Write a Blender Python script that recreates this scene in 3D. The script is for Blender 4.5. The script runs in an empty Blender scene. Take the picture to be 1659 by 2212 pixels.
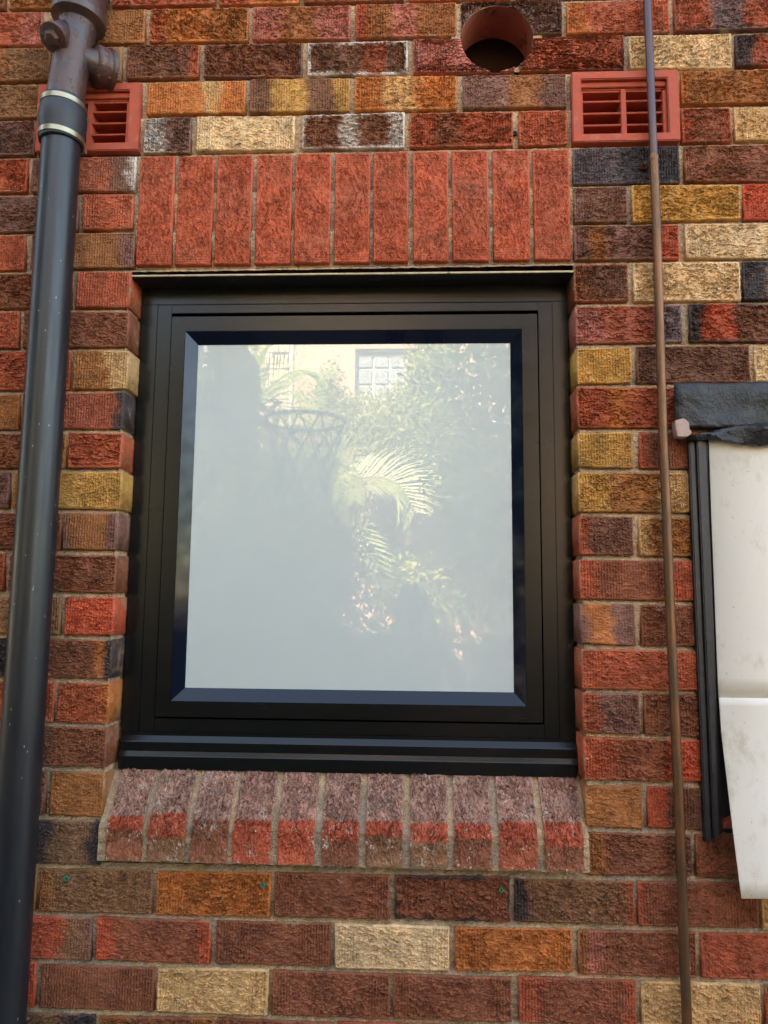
import bpy, bmesh, math, random
import numpy as np
from mathutils import Vector, Matrix, noise as mn

random.seed(7)
sc = bpy.context.scene
col = sc.collection
# ------------------------------------------------------------------ camera
FPX, PW, PH = 1627.575, 1659.0, 2212.0        # focal length in pixels of a 1659 x 2212 frame
CAM = Vector((0.4246, -1.5788, 1.60))
ZO = 1.60 + 1.2734
YAW, PITCH, ROLL = -0.0451, 0.11624, 0.00902
def cam_axes():
    cy, sy, cp, sp, cr, sr = math.cos(YAW), math.sin(YAW), math.cos(PITCH), math.sin(PITCH), math.cos(ROLL), math.sin(ROLL)
    f = Vector((sy*cp, cy*cp, sp)); r0 = Vector((cy, -sy, 0)); u0 = r0.cross(f)
    return cr*r0 + sr*u0, -sr*r0 + cr*u0, f
RX, UX, FX = cam_axes()
cd = bpy.data.cameras.new('camera'); cam = bpy.data.objects.new('camera', cd); col.objects.link(cam)
cd.sensor_fit = 'HORIZONTAL'; cd.sensor_width = 36; cd.lens = 36*FPX/PW
cd.clip_start = 0.02; cd.clip_end = 500
cam.matrix_world = Matrix(((RX.x, UX.x, -FX.x, CAM.x), (RX.y, UX.y, -FX.y, CAM.y), (RX.z, UX.z, -FX.z, CAM.z), (0, 0, 0, 1)))
sc.camera = cam
def at(x, y, Y=0.0):
    d = FX + RX*((x-PW/2)/FPX) - UX*((y-PH/2)/FPX)
    return CAM + d*((Y-CAM.y)/d.y)
# ------------------------------------------------------------------ light
SUN_EL, SUN_AZ = 40.0, -28.0       # sun stands behind the brick wall (+y), a little to the left
w = bpy.data.worlds.new('World'); sc.world = w; w.use_nodes = True
nt = w.node_tree; nt.nodes.clear()
so = nt.nodes.new('ShaderNodeOutputWorld'); bg = nt.nodes.new('ShaderNodeBackground'); sk = nt.nodes.new('ShaderNodeTexSky')
sk.sky_type = 'NISHITA'; sk.sun_disc = False
sk.sun_elevation = math.radians(SUN_EL); sk.sun_rotation = math.radians(SUN_AZ)
bg.inputs['Strength'].default_value = 0.14
nt.links.new(sk.outputs[0], bg.inputs[0]); nt.links.new(bg.outputs[0], so.inputs[0])
sd = bpy.data.lights.new('sun', 'SUN'); sun = bpy.data.objects.new('sun', sd); col.objects.link(sun)
sd.energy = 5.0; sd.angle = math.radians(0.5); sd.color = (1.0, 0.93, 0.82)
sv = Vector((math.sin(math.radians(SUN_AZ))*math.cos(math.radians(SUN_EL)), math.cos(math.radians(SUN_AZ))*math.cos(math.radians(SUN_EL)), math.sin(math.radians(SUN_EL))))
sun.rotation_euler = sv.to_track_quat('Z', 'Y').to_euler(); sun.location = sv*30
sc.view_settings.view_transform = 'Standard'; sc.view_settings.look = 'None'
sc.view_settings.gamma = 1.0; sc.view_settings.use_curve_mapping = False
sc.view_settings.exposure = 3.35
sc.view_settings.use_white_balance = True; sc.view_settings.white_balance_temperature = 8900; sc.view_settings.white_balance_tint = 10
sc.render.engine = 'CYCLES'
try:
    sc.cycles.feature_set = 'EXPERIMENTAL'
    sc.cycles.dicing_rate = 0.6
    sc.cycles.offscreen_dicing_scale = 8
    sc.cycles.max_bounces = 8
    sc.cycles.use_denoising = True; sc.cycles.denoiser = 'OPENIMAGEDENOISE'; sc.cycles.denoising_prefilter = 'ACCURATE'; sc.cycles.denoising_input_passes = 'RGB_ALBEDO_NORMAL'
except Exception as e: print(e)

# ------------------------------------------------------------------ node helper
def lin(c): c /= 255.0; return c/12.92 if c <= 0.04045 else ((c+0.055)/1.055)**2.4
def S(r, g, b, k=0.85): return (lin(r)*k, lin(g)*k, lin(b)*k, 1.0)
class N:
    def __init__(s, name):
        s.m = bpy.data.materials.new(name); s.m.use_nodes = True
        s.t = s.m.node_tree; s.t.nodes.clear()
        s.out = s.t.nodes.new('ShaderNodeOutputMaterial')
        s.b = s.t.nodes.new('ShaderNodeBsdfPrincipled'); s.l(s.b.outputs[0], s.out.inputs[0])
    def l(s, a, b): s.t.links.new(a, b)
    def put(s, sock, v):
        if v is None: return
        if isinstance(v, bpy.types.NodeSocket): s.l(v, sock)
        else: sock.default_value = v
    def n(s, typ, **kw):
        nd = s.t.nodes.new('ShaderNode'+typ)
        for k, v in kw.items(): setattr(nd, k, v)
        return nd
    def attr(s, name, out='Vector'):
        nd = s.n('Attribute'); nd.attribute_name = name; return nd.outputs[out]
    def math(s, op, a, b=None, c=None, clamp=False):
        nd = s.n('Math', operation=op, use_clamp=clamp); s.put(nd.inputs[0], a); s.put(nd.inputs[1], b); s.put(nd.inputs[2], c); return nd.outputs[0]
    def vm(s, op, a, b=None):
        nd = s.n('VectorMath', operation=op); s.put(nd.inputs[0], a); s.put(nd.inputs[1], b); return nd.outputs[0]
    def sep(s, v): nd = s.n('SeparateXYZ'); s.put(nd.inputs[0], v); return nd.outputs
    def comb(s, x, y, z):
        nd = s.n('CombineXYZ'); s.put(nd.inputs[0], x); s.put(nd.inputs[1], y); s.put(nd.inputs[2], z); return nd.outputs[0]
    def noise(s, v, scale, detail=2, rough=0.5, dist=0.0, out=0):
        nd = s.n('TexNoise'); s.put(nd.inputs['Vector'], v); nd.inputs['Scale'].default_value = scale
        nd.inputs['Detail'].default_value = detail; nd.inputs['Roughness'].default_value = rough; nd.inputs['Distortion'].default_value = dist
        return nd.outputs[out]
    def voro(s, v, scale, feat='F1', out='Distance'):
        nd = s.n('TexVoronoi', feature=feat); s.put(nd.inputs['Vector'], v); nd.inputs['Scale'].default_value = scale; return nd.outputs[out]
    def ss(s, v, a, b, o0=0.0, o1=1.0):
        nd = s.n('MapRange', interpolation_type='SMOOTHSTEP'); s.put(nd.inputs[0], v); s.put(nd.inputs[1], a); s.put(nd.inputs[2], b)
        s.put(nd.inputs[3], o0); s.put(nd.inputs[4], o1); return nd.outputs[0]
    def mr(s, v, a, b, o0=0.0, o1=1.0):
        nd = s.n('MapRange'); s.put(nd.inputs[0], v); s.put(nd.inputs[1], a); s.put(nd.inputs[2], b); s.put(nd.inputs[3], o0); s.put(nd.inputs[4], o1); return nd.outputs[0]
    def mix(s, f, a, b, bt='MIX'):
        nd = s.n('Mix', data_type='RGBA', blend_type=bt); s.put(nd.inputs[0], f); s.put(nd.inputs[6], a); s.put(nd.inputs[7], b); return nd.outputs[2]
    def obj(s): return s.n('TexCoord').outputs['Object']
    def geo(s): return s.n('NewGeometry').outputs['Position']
    def bump(s, h, strength=1.0, dist=0.001):
        nd = s.n('Bump'); nd.inputs['Strength'].default_value = strength; nd.inputs['Distance'].default_value = dist
        s.put(nd.inputs['Height'], h); s.l(nd.outputs[0], s.b.inputs['Normal'])
    def disp(s, h, method='BOTH'):
        nd = s.n('Displacement'); nd.inputs['Midlevel'].default_value = 0; nd.inputs['Scale'].default_value = 1
        s.put(nd.inputs['Height'], h); s.l(nd.outputs[0], s.out.inputs[2]); s.m.displacement_method = method
    def set(s, **kw):
        for k, v in kw.items(): s.put(s.b.inputs[k.replace('_', ' ')], v)
        return s

# ------------------------------------------------------------------ materials
def make_brick_material(name):
    m = N(name)
    lc = m.attr('lc'); P = m.vm('ADD', lc, m.attr('sd'))
    X, Y, Z = m.sep(lc)[0:3]
    hs = m.sep(m.attr('hs')); pp = m.sep(m.attr('pp')); mm = m.sep(m.attr('mm')); qq = m.sep(m.attr('qq'))
    nb = m.noise(P, 14, 3, 0.6); nb2 = m.noise(P, 90, 2, 0.6)
    xd = m.math('ADD', X, m.math('MULTIPLY', m.math('SUBTRACT', nb, 0.5), m.math('MULTIPLY', qq[2], 0.055)))
    xd = m.math('ADD', xd, m.math('MULTIPLY', m.math('SUBTRACT', nb2, 0.5), m.math('MULTIPLY', qq[2], 0.034)))
    c = m.attr('c0', 'Color')
    for i in range(3):
        f = m.ss(m.math('DIVIDE', m.math('SUBTRACT', xd, pp[i]), qq[2]), -0.011, 0.011)
        c = m.mix(f, c, m.attr('c%d' % (i+1), 'Color'))
    # tonal clouds, streaks down the face, fired specks
    n1 = m.noise(P, 22, 4, 0.65); n2 = m.noise(P, 230, 3, 0.7)
    st = m.noise(m.vm('MULTIPLY', P, (1, 1, 0.22)), 75, 3, 0.6)
    v = m.math('MULTIPLY', m.mr(n1, 0.3, 0.7, 0.72, 1.22), m.mr(n2, 0.25, 0.75, 0.8, 1.2))
    v = m.math('MULTIPLY', v, m.mr(st, 0.3, 0.7, 0.84, 1.13))
    c = m.mix(1.0, c, m.comb(v, v, v), 'MULTIPLY')
    n3 = m.noise(m.vm('ADD', P, (3.1, 7.7, 1.3)), 34, 3, 0.6)
    c = m.mix(m.ss(n3, 0.60, 0.76, 0, 0.42), c, S(176, 74, 50))
    c = m.mix(m.ss(m.noise(m.vm('ADD', P, (9.1, 2.7, 4.3)), 40, 4, 0.65), 0.62, 0.74, 0, 0.5), c, S(58, 44, 42))
    # pale grit
    g = m.voro(P, 260); c = m.mix(m.ss(g, 0.10, 0.18, 0.55, 0.0), c, S(205, 150, 105))
    # rim (salts / burnt glaze round the arris)
    ex = m.math('SUBTRACT', m.math('ABSOLUTE', X), hs[0]); ez = m.math('SUBTRACT', m.math('ABSOLUTE', Z), hs[2])
    e = m.math('MAXIMUM', ex, ez)
    e = m.math('ADD', e, m.math('MULTIPLY', m.math('SUBTRACT', m.noise(P, 60, 3, 0.6), 0.5), 0.02))
    c = m.mix(m.math('MULTIPLY', m.ss(e, -0.011, -0.003), m.math('MULTIPLY', qq[0], m.ss(m.noise(P, 16, 2), 0.36, 0.56, 0.15, 1.0))), c, m.attr('cr', 'Color'))
    # lime bloom and mortar smears
    ef = m.math('MULTIPLY', m.noise(P, 28, 5, 0.7), m.mr(m.noise(P, 190, 3, 0.7), 0.3, 0.7, 0.7, 1.25))
    th = m.mr(mm[2], 0, 1, 0.85, 0.42)
    c = m.mix(m.math('MULTIPLY', m.ss(m.math('SUBTRACT', ef, th), -0.015, 0.07), 0.85), c, S(214, 198, 182))
    sm = m.math('ADD', e, m.math('MULTIPLY', m.math('SUBTRACT', m.noise(P, 17, 3, 0.6), 0.5), 0.035))
    c = m.mix(m.ss(sm, 0.001, 0.007, 0, 0.7), c, S(158, 132, 102))
    m.set(Base_Color=c, Roughness=m.math('SUBTRACT', m.mr(n1, 0.3, 0.7, 0.80, 0.58), qq[1]), Specular_IOR_Level=0.4)
    # relief: torn wire-cut face, comb grooves towards the ends
    wq = m.vm('MULTIPLY', P, (1.0, 1.0, 1.9))
    d1 = m.math('SUBTRACT', m.noise(wq, 30, 2, 0.5), 0.5); d2 = m.math('SUBTRACT', m.noise(wq, 85, 3, 0.6), 0.5)
    t = m.math('ADD', m.math('MULTIPLY', m.math('ADD', Z, m.sep(m.attr('sd'))[0]), m.mr(m.math('FRACT', m.sep(m.attr('sd'))[1]), 0, 1, 66, 104)), m.math('ADD', m.math('MULTIPLY', d1, 5.5), m.math('MULTIPLY', d2, 2.3)))
    fc = m.math('FRACT', t)
    saw = m.math('MULTIPLY', m.ss(fc, 0.0, 0.14), m.mr(fc, 0.14, 1.0, 1.0, 0.0))        # flap that overhangs the tear below it
    brk0 = m.ss(m.noise(m.vm('MULTIPLY', P, (1.0, 1.0, 2.2)), 70, 2, 0.6), 0.36, 0.58, 0.12, 1.0)
    patch = m.ss(m.noise(P, 20, 2), 0.32, 0.52, 0.5, 1.0)
    body = m.mr(m.noise(wq, 150, 3, 0.65), 0.25, 0.75, -1.0, 1.0)
    hw = m.math('ADD', m.math('MULTIPLY', m.math('SUBTRACT', m.math('MULTIPLY', saw, brk0), 0.55), 0.0105), m.math('MULTIPLY', body, 0.0008))
    hw = m.math('MULTIPLY', hw, m.math('MULTIPLY', mm[0], patch))
    cx = m.math('ADD', X, m.math('MULTIPLY', m.math('SUBTRACT', m.noise(P, 70, 2), 0.5), 0.003))
    cw = m.math('SINE', m.math('MULTIPLY', cx, 1080))
    brk = m.ss(m.noise(m.vm('MULTIPLY', P, (1, 1, 2.0)), 120, 2), 0.40, 0.55, 0.15, 1.0)
    ends = m.ss(m.math('ADD', ex, m.math('MULTIPLY', m.math('SUBTRACT', nb, 0.5), 0.05)), m.mr(mm[1], 0.5, 1.0, -0.045, -0.13), m.mr(mm[1], 0.5, 1.0, -0.025, -0.06), 0.08, 1.0)
    hc = m.math('MULTIPLY', m.math('MULTIPLY', cw, brk), m.math('MULTIPLY', m.math('MULTIPLY', ends, mm[1]), 0.0022))
    fine = m.math('MULTIPLY', m.mr(m.noise(P, 420, 3, 0.7), 0.2, 0.8, -1, 1), 0.0003)
    pit = m.ss(m.voro(m.vm('ADD', P, (2, 5, 1)), 120), 0.10, 0.26, -0.0012, 0.0)
    fr = m.attr('fr', 'Fac')
    h = m.math('MULTIPLY', m.math('ADD', m.math('ADD', hw, hc), m.math('ADD', fine, pit)), fr)
    h = m.math('ADD', h, m.math('MULTIPLY', m.math('SUBTRACT', m.noise(P, 48, 4, 0.65), 0.56), 0.0062))
    m.disp(h)
    return m.m
BRICK = make_brick_material('brick_clay')

def make_mortar():
    m = N('mortar'); P = m.geo()
    n1 = m.noise(P, 5, 3, 0.6); n2 = m.noise(P, 60, 4, 0.7); n3 = m.noise(P, 350, 3, 0.7)
    c = m.mix(m.ss(n1, 0.35, 0.65), S(214, 174, 136), S(176, 152, 132))
    c = m.mix(m.ss(m.noise(m.vm('ADD', P, (4, 4, 4)), 9, 3), 0.56, 0.66, 0, 0.75), c, S(196, 152, 122))
    z = m.sep(P)[2]
    moss = m.math('MULTIPLY', m.ss(m.noise(m.vm('ADD', P, (14, 4, 7)), 16, 4, 0.7), 0.47, 0.62), m.ss(z, 1.45, 1.05))
    c = m.mix(m.math('MULTIPLY', moss, 0.35), c, S(122, 112, 62))
    v = m.math('MULTIPLY', m.mr(n2, 0.3, 0.7, 0.72, 1.2), m.mr(n3, 0.3, 0.7, 0.8, 1.2))
    c = m.mix(1.0, c, m.comb(v, v, v), 'MULTIPLY')
    m.set(Base_Color=c, Roughness=0.92, Specular_IOR_Level=0.25)
    h = m.math('ADD', m.math('MULTIPLY', m.math('SUBTRACT', m.noise(P, 70, 4, 0.65), 0.5), 0.006), m.math('MULTIPLY', m.math('SUBTRACT', n3, 0.5), 0.0018))
    m.disp(h); return m.m
MORTAR = make_mortar()

def simple(name, c, rough=0.6, metal=0.0, var=0.15, scale=40, bump=0.0, bscale=200, spec=0.5, c2=None, c2t=(0.55, 0.65), bdist=0.001):
    m = N(name); P = m.obj()
    n1 = m.noise(P, scale, 4, 0.65)
    v = m.mr(n1, 0.3, 0.7, 1-var, 1+var)
    cc = m.mix(1.0, c, m.comb(v, v, v), 'MULTIPLY')
    if c2: cc = m.mix(m.ss(m.noise(m.vm('ADD', P, (3, 1, 8)), scale*0.8, 5, 0.7), *c2t), cc, c2)
    m.set(Base_Color=cc, Roughness=m.mr(n1, 0.3, 0.7, rough*0.85, min(1, rough*1.15)), Metallic=metal, Specular_IOR_Level=spec)
    if bump: m.bump(m.noise(P, bscale, 4, 0.65), bump, bdist)
    return m.m

# ------------------------------------------------------------------ mesh helpers
def link(name, me, parent=None, mat=None, smooth=False):
    o = bpy.data.objects.new(name, me); col.objects.link(o)
    if mat: me.materials.append(mat)
    if parent: o.parent = parent
    if smooth:
        for p in me.polygons: p.use_smooth = True
    return o
def tag(o, label=None, cat=None, group=None, kind=None):
    if label: o['label'] = label
    if cat: o['category'] = cat
    if group: o['group'] = group
    if kind: o['kind'] = kind
    return o
def empty(name, loc=(0, 0, 0)):
    o = bpy.data.objects.new(name, None); col.objects.link(o); o.location = loc; o.empty_display_size = 0.1
    return o
class MB:
    def __init__(s): s.v = []; s.f = []
    def add(s, vs, fs):
        b = len(s.v); s.v += [tuple(p) for p in vs]; s.f += [tuple(i+b for i in q) for q in fs]; return s
    def box(s, x0, x1, y0, y1, z0, z1):
        return s.add([(x, y, z) for x in (x0, x1) for y in (y0, y1) for z in (z0, z1)],
                     [(0, 1, 3, 2), (4, 6, 7, 5), (0, 4, 5, 1), (2, 3, 7, 6), (0, 2, 6, 4), (1, 5, 7, 3)])
    def tube(s, pts, rad, seg=16, caps=True):
        pts = [Vector(p) for p in pts]; n = len(pts)
        rad = rad if isinstance(rad, (list, tuple)) else [rad]*n
        vs = []; up = None
        for i, p in enumerate(pts):
            t = (pts[min(i+1, n-1)]-pts[max(i-1, 0)])
            if t.length < 1e-9: t = Vector((0, 0, 1))
            t.normalize()
            if up is None: up = t.orthogonal().normalized()
            up = (up - t*up.dot(t)).normalized(); r = t.cross(up)
            for k in range(seg):
                a = 2*math.pi*k/seg; vs.append(p + (up*math.cos(a) + r*math.sin(a))*rad[i])
        fs = [(i*seg+k, i*seg+(k+1) % seg, (i+1)*seg+(k+1) % seg, (i+1)*seg+k) for i in range(n-1) for k in range(seg)]
        if caps: fs += [tuple(range(seg))[::-1], tuple((n-1)*seg+k for k in range(seg))]
        return s.add(vs, fs)
    def prism(s, prof, x0, x1):                     # profile in (y, z) swept along x
        n = len(prof)
        vs = [(x, y, z) for x in (x0, x1) for y, z in prof]
        fs = [(i, (i+1) % n, n+(i+1) % n, n+i) for i in range(n)] + [tuple(range(n))[::-1], tuple(range(n, 2*n))]
        return s.add(vs, fs)
    def mesh(s, name):
        me = bpy.data.meshes.new(name); me.from_pydata(s.v, [], s.f); me.update()
        bm = bmesh.new(); bm.from_mesh(me); bmesh.ops.recalc_face_normals(bm, faces=bm.faces); bm.to_mesh(me); bm.free()
        return me
    def build(s, name, mat, parent=None, smooth=False, bevel=0.0, seg=2):
        me = s.mesh(name); 
        if bevel:
            bm = bmesh.new(); bm.from_mesh(me)
            bmesh.ops.bevel(bm, geom=[e for e in bm.edges if e.calc_face_angle(0) > 0.5], offset=bevel, segments=seg, affect='EDGES', clamp_overlap=True)
            bm.to_mesh(me); bm.free()
        o = link(name, me, parent, mat)
        if smooth: me.shade_smooth() if hasattr(me, 'shade_smooth') else None
        if smooth and hasattr(me, 'set_sharp_from_angle'): me.set_sharp_from_angle(angle=math.radians(32))
        return o
def adaptive(o):
    md = o.modifiers.new('dice', 'SUBSURF'); md.subdivision_type = 'SIMPLE'; md.levels = 0; md.render_levels = 0
    o.cycles.use_adaptive_subdivision = True

# ------------------------------------------------------------------ bricks
PAL = dict(R=(192, 92, 60), B=(208, 88, 56), E=(154, 86, 58), D=(132, 82, 60), P=(140, 92, 78), K=(66, 56, 56), O=(212, 120, 60), S=(194, 146, 128),
           G=(180, 108, 58), Y=(214, 154, 80), T=(226, 174, 118), C=(242, 198, 150), N=(208, 118, 100), W=(232, 216, 206), L=(156, 106, 72), M=(122, 102, 104), H=(198, 88, 54))
def bands(s):
    cols, pos, num = [], [], ''
    for ch in s:
        if ch.isdigit(): num += ch
        else:
            if num: pos.append(int(num)/100.0); num = ''
            cols.append(ch)
    while len(cols) < 4: cols.append(cols[-1]); pos.append(2.0)
    return cols[:4], (pos+[2, 2, 2])[:3]
def opts(s):
    d = dict(w=0.8, c=0.6, e=0.10, r=0, g=0, rc='K')
    for tok in s.split():
        if tok[0] == 'r': d['rc'] = tok[1]; d['r'] = int(tok[2])/9.0
        else: d[tok[0]] = int(tok[1:])/10.0
    return d
def set_attrs(me, n, lc, hs, sd_, cols, pos, o, fr, jit=True):
    def A(name, typ, arr):
        a = me.attributes.new(name, typ, 'POINT'); key = {'FLOAT_VECTOR': 'vector', 'FLOAT_COLOR': 'color', 'FLOAT': 'value'}[typ]
        a.data.foreach_set(key, np.asarray(arr, dtype=np.float32).ravel())
    A('lc', 'FLOAT_VECTOR', lc); A('hs', 'FLOAT_VECTOR', np.broadcast_to(hs, (n, 3))); A('sd', 'FLOAT_VECTOR', np.broadcast_to(sd_, (n, 3)))
    A('pp', 'FLOAT_VECTOR', np.broadcast_to(pos, (n, 3)))
    A('mm', 'FLOAT_VECTOR', np.broadcast_to((o['w'], o['c'], o['e']), (n, 3))); A('qq', 'FLOAT_VECTOR', np.broadcast_to((o['r'], o['g'], o.get('b', 1.0)), (n, 3)))
    A('fr', 'FLOAT', fr)
    k = random.uniform(0.92, 1.08) if jit else 1
    rgb = [PAL[c] for c in cols]; mean = [sum(c[i] for c in rgb)/4 for i in range(3)]
    rgb = [tuple(c[i]*0.8+mean[i]*0.2 for i in range(3)) for c in rgb]
    for i in range(4): A('c%d' % i, 'FLOAT_COLOR', np.broadcast_to(S(*rgb[i], k=0.85*k), (n, 4)))
    A('cr', 'FLOAT_COLOR', np.broadcast_to(S(*PAL[o['rc']]), (n, 4)))
def brick_geo(hx, hz_l, hz_r, dep, ch=0.003):
    """rings of a brick seen from -y: centre at 0; front at y=0; returns verts, faces, front weight"""
    v, fr = [], []
    def ring(ix, iz, y, wgt):
        for sx, sz in ((-1, -1), (1, -1), (1, 1), (-1, 1)):
            hz = hz_l if sx < 0 else hz_r
            v.append((sx*(hx-ix), y, sz*(hz-iz))); fr.append(wgt)
    ring(0.010, 0.010, 0.0, 1.0); ring(0.0045, 0.0045, 0.0, 0.9); ring(ch, ch, 0.0002, 0.25); ring(0.0, 0.0, ch, 0.15); ring(0.0, 0.0, ch+0.006, 0.0); ring(0.0, 0.0, dep, 0.0)
    f = [(0, 1, 2, 3)]
    for r in range(5):
        a, b = r*4, r*4+4
        f += [(b+i, b+(i+1) % 4, a+(i+1) % 4, a+i) for i in range(4)]
    return v, f, fr
wall = empty('brick_wall', (0.27, 0.0, 0.0))
tag(wall, 'patchwork brick wall of red, brown, cream and black textured bricks around the window', 'wall')
def child_at(o, parent, loc):
    o.parent = parent; o.location = Vector(loc) - parent.location
RECIPE = {}
def add_brick(name, x0, x1, zb0, zb1, zt0, zt1, bandstr, optstr='', y=None, dep=0.10, boolean=None, rot=0.0):
    """corners in wall coordinates: bottom-left/right and top-left/right heights"""
    cx, hx = (x0+x1)/2, (x1-x0)/2
    c0, c1 = (zb0+zt0)/2, (zb1+zt1)/2
    cz = (c0+c1)/2; hl, hr = (zt0-zb0)/2, (zt1-zb1)/2
    v, f, fr = brick_geo(hx, hl, hr, dep)
    va = np.array(v); 
    lcv = va.copy()
    va[:, 2] += np.where(va[:, 0] < 0, c0-cz, c1-cz)
    va[:, :] += np.random.RandomState(int(abs(cx*9973+cz*7919)*100) % 2**31).normal(0, 0.0005, va.shape)*np.array(fr)[:, None].clip(0.3, 1)
    me = bpy.data.meshes.new(name); me.from_pydata(va.tolist(), [], f); me.update()
    cols, pos = bands(bandstr); o_ = opts(optstr)
    posm = [(-hx + 2*hx*p) for p in pos]
    sd_ = (random.uniform(-50, 50), random.uniform(-50, 50), random.uniform(-50, 50))
    if o_['c'] >= 0.9: o_['w'] *= 0.6
    o_['w'] *= random.uniform(0.75, 1.1)
    set_attrs(me, len(v), lcv, (hx, 0.05, (hl+hr)/2), sd_, cols, posm, o_, fr)
    ob = link(name, me, None, BRICK, smooth=True)
    if boolean: RECIPE[ob.name] = ((hx, 0.05, (hl+hr)/2), sd_, cols, posm, o_)
    yy = random.uniform(-0.0018, 0.0016) if y is None else y
    child_at(ob, wall, (cx, yy, cz)); ob.rotation_euler = (random.uniform(-0.012, 0.012), rot+random.uniform(-0.0025, 0.0025), random.uniform(-0.004, 0.004))
    if boolean is None: adaptive(ob)
    return ob

# course lines measured at the left and right of the window; index k = joint under course k+1
jr = [-6, 73, 152, 231, 313, 398, 482, 565, 655, 744, 832, 928, 1015, 1110, 1205, 1299, 1397, 1492, 1590, 1691, 1793, 1896, 2004, 2112, 2221]
jrx = [1290]*25
jl = [13, 92, 171, 249, 331, 415, 499, 582, 667, 753, 844, 930, 1015, 1103, 1193, 1284, 1377, 1471, 1567, 1664, 1768, 1872, 1977, 2080, 2187]
jlx = [370]*5 + [235]*2 + [230]*13 + [170]*5
LINES = []
for k in range(25):
    a, b = at(jlx[k], jl[k]), at(jrx[k], jr[k])
    LINES.append((a.x, a.z, b.x, b.z))
def zl(k, X):
    if k < 0: return zl(0, X) - k*0.0908
    if k >= len(LINES): return zl(len(LINES)-1, X) - (k-len(LINES)+1)*0.0908
    x0, z0, x1, z1 = LINES[k]; t = (X-x0)/(x1-x0); t = max(-0.9, min(1.9, t))
    return z0 + (z1-z0)*t
def coursey(c, x):                 # pixel height of the middle of course c at pixel column x
    k0, k1 = c-1, c
    def ly(k):
        k = min(max(k, 0), 24); return jl[k] + (jr[k]-jl[k])*(x-jlx[k])/(jrx[k]-jlx[k])
    return (ly(k0)+ly(k1))/2
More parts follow.
